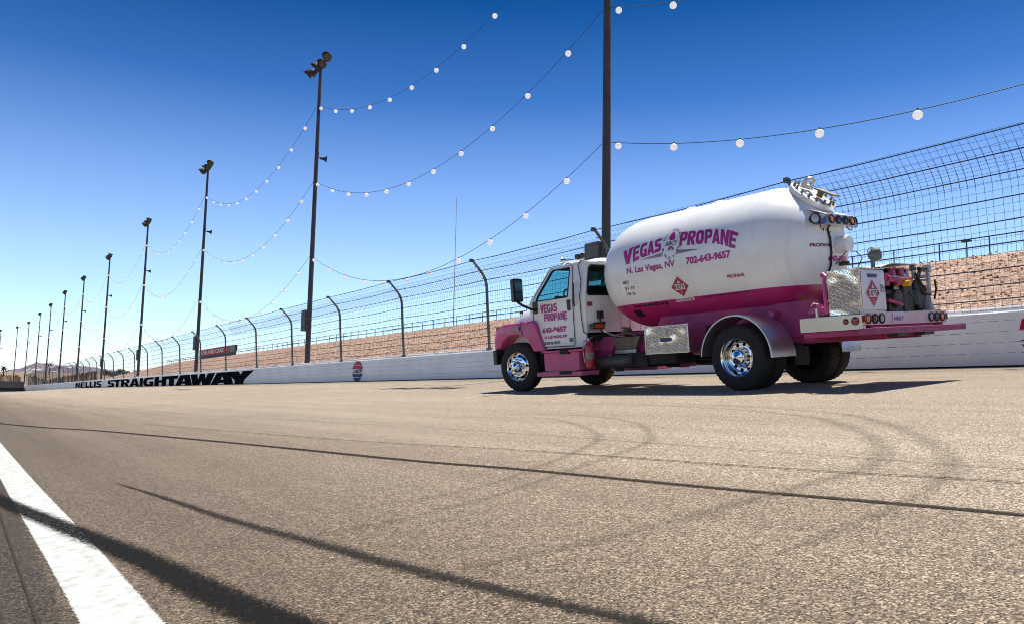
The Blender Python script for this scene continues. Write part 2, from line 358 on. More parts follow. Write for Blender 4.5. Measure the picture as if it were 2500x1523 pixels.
strip('tyre_mark', [(.5, 22), (.69, 19.1), (1.2, 15.6), (1.72, 12.9), (2.38, 8.2), (2.74, 5.3), (2.93, 4.24), (3.12, 2.74), (3.25, 1.95), (3.33, 1.4), (3.45, 0)], [.11, .11, .11, .105, .095, .085, .08, .072, .072, .07, .07], RUBL, .012, 'thin straight dark line across the track')
strip('pavement_joint', [(.23, 7), (.232, 5.2), (.235, 4), (.24, 2.8), (.243, 1.5), (.25, 0)], .016, SEAL, .008)
strip('tyre_mark', [(2.4, 14), (3.1, 7.5), (3.52, 5.11), (3.69, 3.75), (3.83, 2.65), (4.0, 1.75), (4.1, .5)], [.04, .05, .055, .06, .06, .06, .06], RUB2, .016)
strip('tyre_mark', [(3.5, 18), (4.1, 9), (4.26, 6.21), (4.31, 4.38), (4.34, 3), (4.36, 1.86), (4.4, 0)], [.03, .03, .03, .03, .03, .03, .03], RUB2, .016)
LA = [(3.6, 14.5), (4.81, 10.6), (5.6, 8.5), (5.82, 7.2), (5.45, 5.84), (4.6, 4.72), (4.1, 4.35), (3.14, 3.89), (2.23, 3.47), (1.51, 3.33), (.86, 3.45)]
strip('tyre_mark', LA, [.08, .1, .12, .14, .2, .22, .2, .2, .16, .1, .05], RUB3, .020)
strip('tyre_mark', [(3.2, 13.5), (4.6, 10), (5.3, 8.2), (5.45, 7.3), (5.0, 6.1), (4.37, 5.1), (3.58, 4.48), (2.44, 3.82), (1.6, 3.75)], [.08, .1, .12, .14, .2, .24, .2, .14, .05], RUB3, .024)
strip('tyre_mark', [(5.9, 15), (6.9, 10.6), (7.2, 7.6), (6.7, 5.1), (5.9, 3.85), (4.9, 2.95), (4.1, 2.53), (3.35, 2.45), (2.62, 2.38), (1.95, 2.35), (1.3, 2.4)], [.1, .14, .16, .24, .32, .36, .34, .3, .26, .2, .06], RUB3, .020)
strip('tyre_mark', [(6.4, 15), (7.3, 10.6), (7.55, 7.4), (6.9, 4.75), (6.15, 3.66), (5.2, 2.78), (4.5, 2.30), (3.8, 2.0), (3.1, 1.85), (2.3, 1.75)], [.1, .14, .16, .24, .32, .36, .34, .28, .2, .06], RUB3, .024)
for (x, y, l) in ((9.2, 31, 5), (10.5, 52, 8), (12.4, 12, 2.5), (8.3, 21, 6), (6.2, 22, 7), (7.0, 34, 9), (2.3, 24, 7), (13.6, 14, 2), (12.6, 6.3, .5)):
    strip('tyre_mark', [(x, y+l), (x+.02, y+l/2), (x, y)], .12, RUB3, .016)

# ground behind the wall and out to the horizon
DESERT = mat('desert_ground', (.24, .175, .115), .95, spec=.1, vary=.3, vscale=.05, bump=.4, bscale=.6, vcol=(.17, .12, .08))
m_ = MB(); rs = [0, 266, 300, 450, 700, 1200, 2500, 6000, 14000]; na = 48
def dz_(r): return [-1.2, -1.2, 2.6, 9.2, 15, 22, 40, 60, 60][rs.index(r)]
for r in rs:
    for k in range(na):
        a = 2*math.pi*k/na
        m_.v.append((math.sin(a)*r, math.cos(a)*r, dz_(r) + (noise.noise(Vector((math.sin(a)*2, math.cos(a)*2, r*.003)))*r*.004 if r > 250 else 0)))
for j in range(len(rs)-1):
    for k in range(na): m_.f.append((j*na+k, j*na+(k+1) % na, (j+1)*na+(k+1) % na, (j+1)*na+k))
o = m_.obj('ground', DESERT, smooth=60); tag(o, kind='structure')

# ------------------------------------------------------------------ rock covered embankment
def hill_mat():
    m = bpy.data.materials.new('rock_riprap'); m.use_nodes = True; t = m.node_tree; L = t.links.new; b = t.nodes['Principled BSDF']
    co = N_('ShaderNodeTexCoord', t)
    v = N_('ShaderNodeTexVoronoi', t, i_Scale=4.6); v.inputs['Detail'].default_value = 2; v.inputs['Roughness'].default_value = .6; L(co.outputs['Object'], v.inputs['Vector'])
    s = N_('ShaderNodeSeparateColor', t); L(v.outputs['Color'], s.inputs[0])
    r = N_('ShaderNodeValToRGB', t); c = r.color_ramp
    while len(c.elements) < 5: c.elements.new(.5)
    for e, (p, k) in zip(c.elements, [(0, (.09, .042, .025)), (.3, (.19, .092, .055)), (.62, (.265, .135, .082)), (.88, (.37, .205, .13)), (1, (.62, .45, .34))]): e.position = p; e.color = (*k, 1)
    L(s.outputs[0], r.inputs[0])
    n = N_('ShaderNodeTexNoise', t, i_Scale=.35, i_Detail=5); L(co.outputs['Object'], n.inputs['Vector'])
    r2 = N_('ShaderNodeValToRGB', t); r2.color_ramp.elements[0].position = .3; r2.color_ramp.elements[1].position = .7
    r2.color_ramp.elements[0].color = (.78, .74, .7, 1); r2.color_ramp.elements[1].color = (1.1, 1.05, 1, 1); L(n.outputs[0], r2.inputs[0])
    x = N_('ShaderNodeMixRGB', t, blend_type='MULTIPLY'); x.inputs[0].default_value = 1; L(r.outputs[0], x.inputs[1]); L(r2.outputs[0], x.inputs[2])
    L(x.outputs[0], b.inputs['Base Color']); b.inputs['Roughness'].default_value = .85
    bp = N_('ShaderNodeBump', t); bp.inputs['Strength'].default_value = 1; bp.inputs['Distance'].default_value = .2; bp.invert = True
    L(v.outputs['Distance'], bp.inputs['Height']); L(bp.outputs[0], b.inputs['Normal'])
    return m
RIP = hill_mat()
m_ = MB(); hy = [-60+3*k for k in range(137)]; hx = [17.5, 20, 22] + [24+1.2*k for k in range(22)] + [50.3, 53, 62, 80]
for y in hy:
    top = 9.9*(1-sm(235, 345, y)*.93)
    for x in hx:
        t = (x-20)/30
        z = 1.35 if x <= 20 else (1.35+(top-1.35)*t if x <= 50 else (top if x <= 62 else top-4))
        z += noise.noise(Vector((x*.6, y*.6, 0)))*(.16 if 21 < x < 49 else .03)
        m_.v.append((x, y, z))
nx = len(hx)
for j in range(len(hy)-1):
    for i in range(nx-1): m_.f.append((j*nx+i, j*nx+i+1, (j+1)*nx+i+1, (j+1)*nx+i))
o = m_.obj('hill', RIP, smooth=80); tag(o, kind='structure')
# loose boulders proud of the slope so that its surface is uneven near the fence
rk = MB()
for i in range(6000):
    y = -6 + 130*random.random()**1.5; x = 21+29*random.random(); z = 1.35+8.55*(x-20)/30 + noise.noise(Vector((x*.6, y*.6, 0)))*.16
    r = random.uniform(.04, .10); a = random.random()*3; q = Matrix.Rotation(a, 3, 'Z') @ Matrix.Rotation(random.random(), 3, 'X')
    vs = [Vector((x, y, z+.02)) + q @ Vector(p)*r*random.uniform(.7, 1.2) for p in ((1,0,0),(0,1,0),(-1,0,0),(0,-1,0),(.1,.1,.75),(0,0,-.6))]
    rk.add(vs, [(0,1,4),(1,2,4),(2,3,4),(3,0,4),(1,0,5),(2,1,5),(3,2,5),(0,3,5)])
ROCK = mat('loose_rock', (.31, .165, .105), .9, vary=.5, vscale=.9, vcol=(.24, .12, .075), det=8)
o = rk.obj('loose_rocks', ROCK, smooth=0); tag(o, 'reddish broken rock lying loose over the embankment', 'rock', kind='stuff')

# ------------------------------------------------------------------ outside wall with its writing
def wall_mat():
    m = bpy.data.materials.new('white_barrier_paint'); m.use_nodes = True; t = m.node_tree; L = t.links.new; b = t.nodes['Principled BSDF']
    co = N_('ShaderNodeTexCoord', t); sp = N_('ShaderNodeSeparateXYZ', t); L(co.outputs['Object'], sp.inputs[0])
    def M(op, a, bb=None, c=None):
        n = N_('ShaderNodeMath', t, operation=op)
        for i, q in enumerate((a, bb, c)):
            if q is None: continue
            if isinstance(q, (int, float)): n.inputs[i].default_value = q
            else: L(q, n.inputs[i])
        return n.outputs[0]
    row = M('DIVIDE', M('SUBTRACT', sp.outputs[2], 1.755), .2015)
    fr = M('ABSOLUTE', M('SUBTRACT', row, M('ROUND', row)))
    inrow = M('LESS_THAN', fr, .030)
    lim = M('MULTIPLY', M('GREATER_THAN', sp.outputs[2], 1.7), M('LESS_THAN', sp.outputs[2], 2.42))
    off = M('MULTIPLY', M('ROUND', row), .11)
    dash = M('LESS_THAN', M('FRACT', M('DIVIDE', M('ADD', sp.outputs[1], off), .30)), .70)
    n = N_('ShaderNodeTexNoise', t, i_Scale=1.7, i_Detail=4); L(co.outputs['Object'], n.inputs['Vector'])
    str_ = N_('ShaderNodeMapRange', t); L(n.outputs[0], str_.inputs[0]); str_.inputs['From Min'].default_value = .35; str_.inputs['From Max'].default_value = .65; str_.inputs['To Min'].default_value = .35; str_.inputs['To Max'].default_value = .95
    mask = M('MULTIPLY', M('MULTIPLY', M('MULTIPLY', inrow, lim), dash), str_.outputs[0])
    r = N_('ShaderNodeValToRGB', t); r.color_ramp.elements[0].position = .3; r.color_ramp.elements[1].position = .6
    r.color_ramp.elements[0].color = (.66, .66, .66, 1); r.color_ramp.elements[1].color = (.80, .80, .80, 1)
    n2 = N_('ShaderNodeTexNoise', t, i_Scale=.9, i_Detail=7, i_Roughness=.7); L(co.outputs['Object'], n2.inputs['Vector']); L(n2.outputs[0], r.inputs[0])
    # road grime splashed low on the panels
    gr = N_('ShaderNodeMapRange', t); L(sp.outputs[2], gr.inputs[0]); gr.inputs['From Min'].default_value = 1.85; gr.inputs['From Max'].default_value = 1.5
    gn = M('MULTIPLY', gr.outputs[0], M('MULTIPLY', n2.outputs[0], .5))
    x0 = N_('ShaderNodeMixRGB', t); L(gn, x0.inputs[0]); L(r.outputs[0], x0.inputs[1]); x0.inputs[2].default_value = (.30, .29, .29, 1)
    mpw = N_('ShaderNodeMapping', t); mpw.inputs['Scale'].default_value = (1, .22, 9); L(co.outputs['Object'], mpw.inputs['Vector'])
    n3 = N_('ShaderNodeTexNoise', t, i_Scale=1.6, i_Detail=7, i_Roughness=.72); L(mpw.outputs[0], n3.inputs['Vector'])
    sc3 = N_('ShaderNodeMapRange', t); L(n3.outputs[0], sc3.inputs[0]); sc3.inputs['From Min'].default_value = .60; sc3.inputs['From Max'].default_value = .74; sc3.inputs['To Max'].default_value = .55
    x1 = N_('ShaderNodeMixRGB', t); L(sc3.outputs[0], x1.inputs[0]); L(x0.outputs[0], x1.inputs[1]); x1.inputs[2].default_value = (.2, .2, .21, 1); x0 = x1
    x = N_('ShaderNodeMixRGB', t); L(mask, x.inputs[0]); L(x0.outputs[0], x.inputs[1]); x.inputs[2].default_value = (.13, .13, .15, 1)
    L(x.outputs[0], b.inputs['Base Color']); b.inputs['Roughness'].default_value = .45
    return m
WALLM = wall_mat()
def extr(prof, y0, y1, name, material, parent=None, step=10):
    m_ = MB(); n = len(prof); ys_ = [y0]; 
    while ys_[-1] < y1: ys_.append(min(y1, ys_[-1]+step))
    for y in ys_:
        for p in prof: m_.v.append((p[0], y, p[1]))
    for j in range(len(ys_)-1):
        for i in range(n): m_.f.append((j*n+i, j*n+(i+1) % n, (j+1)*n+(i+1) % n, (j+1)*n+i))
    m_.f.append(tuple(range(n))); m_.f.append(tuple((len(ys_)-1)*n+i for i in range(n)))
    return m_.obj(name, material, parent, smooth=0)
wall = empty('barrier_wall', (16, 0, 1.5)); wall.location = (0, 0, 0)
tag(wall, 'long white steel and concrete race track wall with NELLIS STRAIGHTAWAY lettering', 'wall')
extr([(16, .4), (16, 2.50), (16.035, 2.535), (16.34, 2.535), (16.34, .4)], -30, 301, 'steel_face', WALLM, wall)
CONC = mat('painted_concrete', (.66, .67, .70), .6, vary=.35, vscale=.8, vcol=(.42, .43, .46))
extr([(16.342, .4), (16.342, 2.63), (16.375, 2.665), (16.64, 2.665), (16.64, .4)], -30, 301, 'concrete_backing', CONC, wall)
m_ = MB(); y = -28
while y < 170:
    m_.box(16.30, 16.341, y, y+random.uniform(.5, .9), 2.536, 2.64); y += random.choice([2.4, 2.4, 2.4])
m_.obj('spacer_blocks', mat('spacer_paint', (.8, .8, .8), .5), wall, smooth=0)
m_ = MB()
for y in (172, 185, 200, 219, 240, 262): m_.box(15.985, 16.001, y, y+.25, .5, 2.5)
m_.obj('panel_joint', mat('joint_grey', (.2, .2, .22), .7), wall, smooth=0)
gm = extr([(15.985, 1.44), (15.985, 1.525), (16.002, 1.525), (16.002, 1.44)], -30, 152, 'base_gap', mat('base_gap', (.012, .012, .015), .9), wall)

def S_(x0, x1):
    w_ = x1-x0; X = lambda u: x0+w_*u
    return [(X(1), .80), (X(1), 1), (X(.28), 1), (X(.08), .95), (X(0), .84), (X(0), .58), (X(.1), .46), (X(.3), .40), (X(.64), .36), (X(.64), .25), (X(0), .25), (X(0), 0), (X(.78), 0), (X(.95), .06), (X(1), .18), (X(1), .44), (X(.88), .56), (X(.7), .60), (X(.36), .64), (X(.36), .78)]
GL = {
 'N': ([(0,0),(0,1),(.36,1),(.66,.42),(.66,1),(1,1),(1,0),(.66,0),(.34,.58),(.34,0)], []),
 'E': ([(0,0),(0,1),(1,1),(1,.78),(.38,.78),(.38,.61),(.92,.61),(.92,.41),(.38,.41),(.38,.22),(1,.22),(1,0)], []),
 'L': ([(0,0),(0,1),(.42,1),(.42,.26),(1,.26),(1,0)], []), 'I': ([(0,0),(0,1),(1,1),(1,0)], []),
 'S': (S_(0, 1), []),
 'T': ([(0,1),(1,1),(1,.75),(.70,.75),(.70,0),(.30,0),(.30,.75),(0,.75)], []),
 'R': ([(0,0),(0,1),(.72,1),(.92,.93),(1,.8),(1,.58),(.9,.46),(.74,.42),(1,0),(.62,0),(.38,.38),(.36,.38),(.36,0)], [[(.36,.58),(.36,.8),(.6,.8),(.66,.75),(.66,.64),(.6,.58)]]),
 'A': ([(0,0),(.32,1),(.70,1),(1,0),(.68,0),(.62,.16),(.38,.16),(.32,0)], [[(.44,.36),(.51,.66),(.57,.36)]]),
 'G': ([(1,.78),(1,1),(.35,1),(.1,.9),(0,.68),(0,.32),(.1,.1),(.35,0),(1,0),(1,.54),(.56,.54),(.56,.38),(.66,.38),(.66,.24),(.45,.24),(.36,.34),(.36,.64),(.46,.76)], []),
 'H': ([(0,0),(0,1),(.38,1),(.38,.62),(.62,.62),(.62,1),(1,1),(1,0),(.62,0),(.62,.36),(.38,.36),(.38,0)], []),
 'V': ([(0,1),(.38,1),(.5,.48),(.62,1),(1,1),(.68,0),(.32,0)], []),
 'P': ([(0,0),(0,1),(.72,1),(.92,.93),(1,.8),(1,.52),(.9,.4),(.72,.34),(.37,.34),(.37,0)], [[(.37,.56),(.37,.79),(.6,.79),(.66,.74),(.66,.62),(.6,.56)]]),
 'O': ([(0,.25),(0,.75),(.12,.93),(.35,1),(.65,1),(.88,.93),(1,.75),(1,.25),(.88,.07),(.65,0),(.35,0),(.12,.07)], [[(.37,.3),(.37,.7),(.45,.77),(.55,.77),(.63,.7),(.63,.3),(.55,.23),(.45,.23)]]),
}
# letters on the wall: position y along the wall is read from where each letter stands
def wy(u):   # photo column -> distance along the wall face
    k = (u-1250)/1950
    # ray through the column at wall mid height
    v = 945-(u+94)*.052
    d = CF + CR*k - CU*((v-761.5)/1950)
    return d.y/d.x*16
def wl(L_, a, b, e=3):
    m_ = MB(); 
    out, ho = (L_ if isinstance(L_, tuple) else GL[L_])
    return out, ho
let = MB(); ZB, ZT = 1.515, 2.42
def fn_wall(u, v, n=0): return (15.992, wy(u), ZB+(ZT-ZB)*v)
fA = lambda a: 170+a/9.856
fB = lambda a: 400+a/10.267
def put(L_, c0, c1, f):
    out, ho = GL[L_]; q = lambda l: [(f(c0+(c1-c0)*p[0]), p[1]) for p in l]
    let.poly(q(out), fn_wall, [q(h) for h in ho])
for L_, a, b in (('N',148,252),('E',268,372),('L',388,478),('L',488,588),('I',594,640),('S',652,770),('S',925,1078),('T',1070,1238),('R',1244,1448),('A',1450,1690),('I',1692,1770),('G',1778,2025),('H',2048,2332)): put(L_, a, b, fA)
def pb(out, ho=()): let.poly([(fB(x), y) for x, y in out], fn_wall, [[(fB(x), y) for x, y in h] for h in ho])
pb([(66,1),(368,1),(350,.68),(268,.68),(262,0),(133,0),(137,.68),(66,.68)])
pb([(300,0),(405,1),(648,1),(720,0),(548,0),(538,.16),(446,.16),(440,0)], [[(480,.40),(512,.68),(532,.40)]])
pb([(670,1),(838,1),(868,.52),(905,1),(1028,1),(1055,.58),(1100,1),(1290,1),(1165,0),(980,0),(950,.38),(905,0),(735,0)])
pb([(1185,0),(1328,1),(1680,1),(1700,.62),(1755,0),(1525,0),(1515,.14),(1385,.14),(1375,0)], [[(1435,.40),(1472,.68),(1503,.40)]])
pb([(1684,1),(1872,1),(1925,.74),(1985,1),(2265,1),(2020,.30),(2010,0),(1785,0),(1790,.27),(1684,.66)])
let.obj('lettering', mat('wall_lettering_black', (.010, .012, .017), .9, spec=0), wall, smooth=0)
# round emblem
em = empty('round_emblem', (15.99, 36.8, 2.0), 0, wall)
def lens(a0, a1, n=20): return [(math.cos(t)*.62, math.sin(t)*.5) for t in [a0+(a1-a0)*k/n for k in range(n+1)]]
ef = lambda dx: (lambda u, v: (-dx, -u, v))
REDW = mat('emblem_red', (.42, .012, .05), .6, spec=.1); BLUW = mat('emblem_navy', (.012, .04, .12), .6, spec=.1); WLIN = mat('emblem_white', (.75, .72, .75), .5)
MB().poly(lens(rad(12), rad(168)), ef(.002)).obj('emblem_top', REDW, em, 0)
MB().poly(lens(rad(192), rad(348)), ef(.002)).obj('emblem_bottom', BLUW, em, 0)
MB().poly([(-.6,-.08),(-.46,.06),(-.1,.06),(0,.1),(.6,.1),(.42,-.06),(.3,-.08)], ef(.002), [[(-.43,-.06),(-.46,0),(-.42,.05),(-.37,.05),(-.33,0),(-.35,-.06)], [(.16,-.06),(.13,0),(.17,.06),(.22,.06),(.26,0),(.24,-.06)]]).obj('emblem_band', BLKT, em, 0)
m_ = MB()
def seg(x0, z0, x1, z1, w_=.012):
    d = Vector((x1-x0, z1-z0)).normalized(); n = Vector((-d.y, d.x))*w_/2
    m_.add([(-.005, -(x0+n.x), z0+n.y), (-.005, -(x0-n.x), z0-n.y), (-.005, -(x1-n.x), z1-n.y), (-.005, -(x1+n.x), z1+n.y)], [(0,1,2,3)])
for s_ in (1, -1):
    seg(-.47, s_*.29, .47, s_*.29, .02); seg(-.60, s_*.105, .60, s_*.105, .015)
    seg(-.47, s_*.29, -.2, s_*.105); seg(.47, s_*.29, .2, s_*.105)
    for k in (-.25, -.1, .08, .24): seg(k, s_*.29, k*1.1, s_*.46)
    for k in (-.12, -.04, .05, .13): seg(k*1.3, s_*.29, k*.6, s_*.11, .008)
m_.obj('emblem_lines', WLIN, em, 0)
# start of the next sign at the picture's right edge
m_ = MB(); sg = empty('painted_sign', (15.99, 6.3, 2.0), 0, wall)
MB().poly([(-.52,.17),(-.47,.36),(-.3,.42),(.6,.42),(.6,.17)], ef(.002)).obj('sign_top', REDW, sg, 0)
m_.poly([(-.53,-.04),(-.2,.08),(.6,.08),(.6,-.06)], ef(.002)); m_.poly([(-.5,-.1),(.6,-.1),(.6,-.4),(-.2,-.4)], ef(.002)); m_.obj('sign_bottom', BLKT, sg, 0)

# ------------------------------------------------------------------ catch fence
fence = empty('catch_fence', (0, 0, 0))
tag(fence, 'tall wire catch fence with bent steel posts standing on the white wall', 'fence')
FP = [(16.24, 2.60), (16.17, 3.4), (16.10, 4.3), (16.05, 5.0), (15.97, 5.25), (15.83, 5.45), (15.62, 5.66), (15.42, 5.85)]
def fprof(s):   # s 0..1 along the profile
    L_ = [0]
    for a, b in zip(FP, FP[1:]): L_.append(L_[-1]+math.hypot(b[0]-a[0], b[1]-a[1]))
    t = s*L_[-1]
    for i in range(len(FP)-1):
        if t <= L_[i+1]+1e-9:
            k = (t-L_[i])/(L_[i+1]-L_[i]); return (FP[i][0]*(1-k)+FP[i+1][0]*k, FP[i][1]*(1-k)+FP[i+1][1]*k)
    return FP[-1]
PY = [-3.2, 4.1, 11.35, 18.25, 25.3, 32.4, 39.6, 47.1, 54.2, 61.8, 69.5, 77.2, 85, 92.6, 100.3, 108.1, 116, 124, 131.6, 139.3]
while PY[-1] < 284: PY.append(PY[-1]+7.7)
def bowx(y): return -sm(230, 290, y)*0
posts0 = None
for i, y in enumerate(PY):
    if posts0 is None:
        m_ = MB(); pts = [(16.30, 0, 2.45)] + [(p[0]+.05, 0, p[1]) for p in FP]
        m_.tube(pts[:5], .055, 8); m_.tube(pts[4:], [.055, .055, .05, .045, .045], 8)
        m_.box(16.22, 16.42, -.12, .12, 2.3, 2.66)
        for p in FP[1:]: m_.tube([(p[0]-.02, -.09, p[1]), (p[0]-.02, .09, p[1])], .016, 5)
        m_.box(15.33, 15.47, -.05, .05, 5.82, 5.93)
        posts0 = m_.obj('fence_post', GALV, fence); posts0.location = (0, y, 0)
    else:
        c = posts0.copy(); COL.objects.link(c); c.location = (0, y, 0)
CZ = [(15.40, 5.85), (15.72, 5.50), (16.0, 5.19), (16.03, 4.73), (16.06, 4.30), (16.1, 3.86), (16.14, 3.39), (16.18, 3.10), (16.2, 2.82)]
m_ = MB()
for (x, z) in CZ:
    pts = []
    for a, b in zip(PY, PY[1:]):
        for k in range(4):
            t = k/4; sag = -.05*4*t*(1-t)*random.uniform(.6, 1.1); pts.append((x-.02, a+(b-a)*t, z+sag))
    MB().tube(pts, .0125, 5).obj('cable', WIREM, fence)
m_ = MB(); y = -3
while y < 285:
    j = random.uniform(-.02, .02); step = .152
    pts = [(p[0]+random.uniform(-.008, .008)*(y < 60), y+j+random.uniform(-.007, .007)*(y < 60), p[1]) for p in (FP if y < 90 else FP[::2]+[FP[-1]])]
    m_.tube(pts, .0036, 3, cap=False); y += step if y < 90 else .3
m_.obj('mesh_wires', WIREM, fence, smooth=0, recalc=False).data.name = 'mesh_wires'
m_ = MB(); nrow = 23
for k in range(nrow+1):
    x, z = fprof(k/nrow); pts = []; y = -3; st = .3 if True else 1
    while y < 285:
        pts.append((x, y, z+random.uniform(-.012, .012)*(y < 70))); y += .38 if y < 70 else 4
    m_.tube(pts, .0036, 3, cap=False)
# overlapping second layer of mesh round the bend
for k in range(5):
    x, z = fprof(.70+.05*k); pts = []; y = -3
    while y < 100: pts.append((x+.09, y, z+.04+random.uniform(-.015, .015))); y += .38
    m_.tube(pts, .0036, 3, cap=False)
y = -3
while y < 60:
    m_.tube([(fprof(s)[0]+.1, y+.05, fprof(s)[1]+.04) for s in (.69, .76, .83, .9)], .0036, 3, cap=False); y += .152
o = m_.obj('mesh_wires', WIREM, fence, smooth=0, recalc=False)

# ------------------------------------------------------------------ light poles and string lights
LENSM = mat('lamp_glass', (.10, .10, .09), .25); HEADM = mat('lamp_housing', (.05, .048, .042), .5, .2, vary=.3)
POLES = [(19, 21.8), (19, 52.1), (19, 83.2), (19.1, 115.6), (19.1, 149.5), (18.8, 181.4), (18.2, 210.5), (18, 244), (17.6, 274), (17.0, 312), (15, 338), (10.7, 361)]
def make_pole():
    root = empty('light_pole', (0, 0, 0))
    m_ = MB(); m_.tube([(0,0,1.0),(0,0,8),(0,0,16),(0,0,23.9)], [.19, .165, .14, .105], 12); m_.box(-.28, .28, -.28, .28, .9, 1.25)
    m_.obj('pole', POLEM, root)
    b_ = MB(); b_.tube([(-.05,-1.75,23.75),(-.05,2.0,23.75)], .05, 8); b_.tube([(-.05,-1.0,23.4),(-.05,1.0,23.4)], .04, 8); b_.box(-.14, .05, -.12, .12, 23.3, 23.85)
    b_.obj('cross_arm', POLEM, root)
    for k, (y, d) in enumerate([(-1.6, (-.62, -.70, -.35)), (-.75, (-.72, -.58, -.38)), (.25, (-.80, .25, -.52)), (1.1, (-.72, .52, -.46)), (1.85, (-.60, .66, -.45))]):
        d = Vector(d).normalized(); c = Vector((-.12, y, 23.55 if k % 2 else 23.75))
        h = MB(); h.lathe([(-.42, .0), (-.42, .12), (-.22, .15), (-.10, .24), (.10, .33), (.14, .33), (.14, .31), (.08, .29)], c, d, 18)
        # visor: half ring over the mouth
        a = d.cross(Vector((0,0,1))).normalized(); u = a.cross(d).normalized()
        vs = []; 
        for q in range(13):
            t = math.pi*q/12; ray = a*math.cos(t)+u*math.sin(t)
            vs += [c+d*.12+ray*.32, c+d*(.12+.26*math.sin(t))+ray*.34]
        h.add(vs, [(2*q, 2*q+1, 2*q+3, 2*q+2) for q in range(12)])
        ho = h.obj('floodlight', HEADM, root)
        MB().lathe([(.10, .0), (.09, .29)], c, d, 18).obj('lens', LENSM, ho)
    s_ = MB(); s_.tube([(.05,-.02,17.1),(.3,-.12,17.08)], .04, 6); s_.lathe([(0,.08),(.2,.09),(.36,.15),(.46,.27),(.46,.22)], (.22,-.09,17.08), (.94,-.35,-.1), 14); s_.tube([(.12,-.05,17.1),(.14,-.05,17.5)], .02, 5)
    s_.obj('loudspeaker', BPLAS, root)
    e_ = MB(); e_.box(-.22, .12, .19, .98, 5.15, 6.55); e_.box(-.1, .05, .02, .2, 5.5, 5.6); e_.box(-.1, .05, .02, .2, 6.1, 6.2); e_.obj('electrical_box', mat('box_grey', (.13, .14, .13), .6, vary=.2), root, bevel=.02)
    return root
WHICHP = ['nearest light pole, cut off by the top of the picture, behind the tanker', 'tall light pole right of the NELLIS STRAIGHTAWAY lettering, its five lamps in view',
 'light pole behind the end of the STRAIGHTAWAY lettering, left of the red sign', 'light pole standing behind the STRAIGHT letters on the wall', 'light pole behind the gap right of the NELLIS letters',
 'light pole behind the first letters of NELLIS', 'light pole just left of the NELLIS letters', 'eighth light pole from the tanker, over the plain wall joints', 'ninth light pole from the tanker down the straight',
 'tenth light pole from the tanker, where the turn begins', 'slender far light pole, second from the picture edge', 'farthest light pole, at the very left edge of the picture']
p0 = make_pole(); GP = 'light poles behind the catch fence'
for i, (x, y) in enumerate(POLES):
    c = p0 if i == 0 else copy_tree(p0)
    c.location = (x, y, 0.0); tag(c, 'tall steel '+WHICHP[i], 'light pole', GP)
def bulb_mat():
    m = bpy.data.materials.new('globe_plastic'); m.use_nodes = True; b = m.node_tree.nodes['Principled BSDF']
    b.inputs['Base Color'].default_value = (.98, .98, .98, 1); b.inputs['Roughness'].default_value = .5
    t = m.node_tree; tr = N_('ShaderNodeBsdfTranslucent', t); tr.inputs[0].default_value = (1, 1, 1, 1)
    mx = N_('ShaderNodeMixShader', t); mx.inputs[0].default_value = .72; out = t.nodes['Material Output']
    t.links.new(b.outputs[0], mx.inputs[1]); t.links.new(tr.outputs[0], mx.inputs[2]); t.links.new(mx.outputs[0], out.inputs[0])
    return m
BULB = bulb_mat()
GS = 'string lights between the poles'; g0 = None
def catenary(a, b, sag, k, n):
    t = k/n; p = a.lerp(b, t); p.z -= sag*4*t*(1-t); return p
lvl_words = {20.75: 'upper', 15.4: 'middle', 10.2: 'lower'}
def string_light(a, b, sag, nb, label):
    global g0
    root = empty('string_light', a); d = b-a
    m_ = MB(); m_.tube([catenary(a, b, sag, k, 40)-a for k in range(41)], .013, 4)
    m_.obj('cable', WIREM, root)
    for k in range(nb):
        p = catenary(a, b, sag, k+.77, nb)-a; p.z -= .125
        if g0 is None:
            g = MB(); prof = [(.12*math.cos(t), max(0, .12*math.sin(t))) for t in [math.pi*q/16 for q in range(17)]]
            g.lathe(prof, (0,0,0), (0,0,1), 24); g.mi = 1; g.cyl((0,0,.10), (0,0,.16), .03, 8)
            g0 = g.obj('globe_lamp', [BULB, BPLAS], root); g0.location = p
        else:
            c = g0.copy(); COL.objects.link(c); c.parent = root; c.location = p
    tag(root, label, 'string light', GS); return root
ends = [(19, -8.5)] + POLES[:10]
PN = ['', 'nearest', 'second nearest', 'third nearest', 'fourth nearest', 'fifth nearest', 'sixth nearest', 'seventh nearest', 'eighth nearest', 'ninth nearest', 'tenth nearest']
for i in range(len(ends)-1):
    for z in (20.75, 15.4, 10.2):
        a = Vector((ends[i][0]-.12, ends[i][1]+.1, z)); b = Vector((ends[i+1][0]-.12, ends[i+1][1]-.15, z))
        if i == 0:
            if z == 20.75: continue
            lab = f'{lvl_words[z]} string of white globe lamps running right from the nearest light pole'
            sg_ = 2.35 if z < 12 else 3.0
        else:
            lab = f'{lvl_words[z]} string of white globe lamps from the {PN[i]} to the {PN[i+1]} light pole'; sg_ = 3.2
        string_light(a, b, sg_, 11, lab)

# ------------------------------------------------------------------ things on top of the embankment
rail = empty('railing', (0, 0, 0)); tag(rail, 'dark pipe railing along the top edge of the rocky embankment', 'railing')
for z in (10.95, 10.42): MB().tube([(50, -20, z), (50, 60, z), (50, 130, z-.02), (50, 183, z-.05)], .04, 5).obj('rail', WIREM, rail)
for z in (10.75, 10.3): MB().tube([(50, 214, z), (50, 256, z)], .05, 5).obj('rail', WIREM, rail)
r0 = None; y = -19
while y < 256:
    if not (183 < y < 214):
        if r0 is None: r0 = MB().tube([(50, 0, 9.5), (50, 0, 10.95)], .04, 5).obj('rail_post', WIREM, rail); r0.location = (0, y, 0)
        else: c = r0.copy(); COL.objects.link(c); c.location = (0, y, 0 if y < 183 else -.2)
    y += 2.98
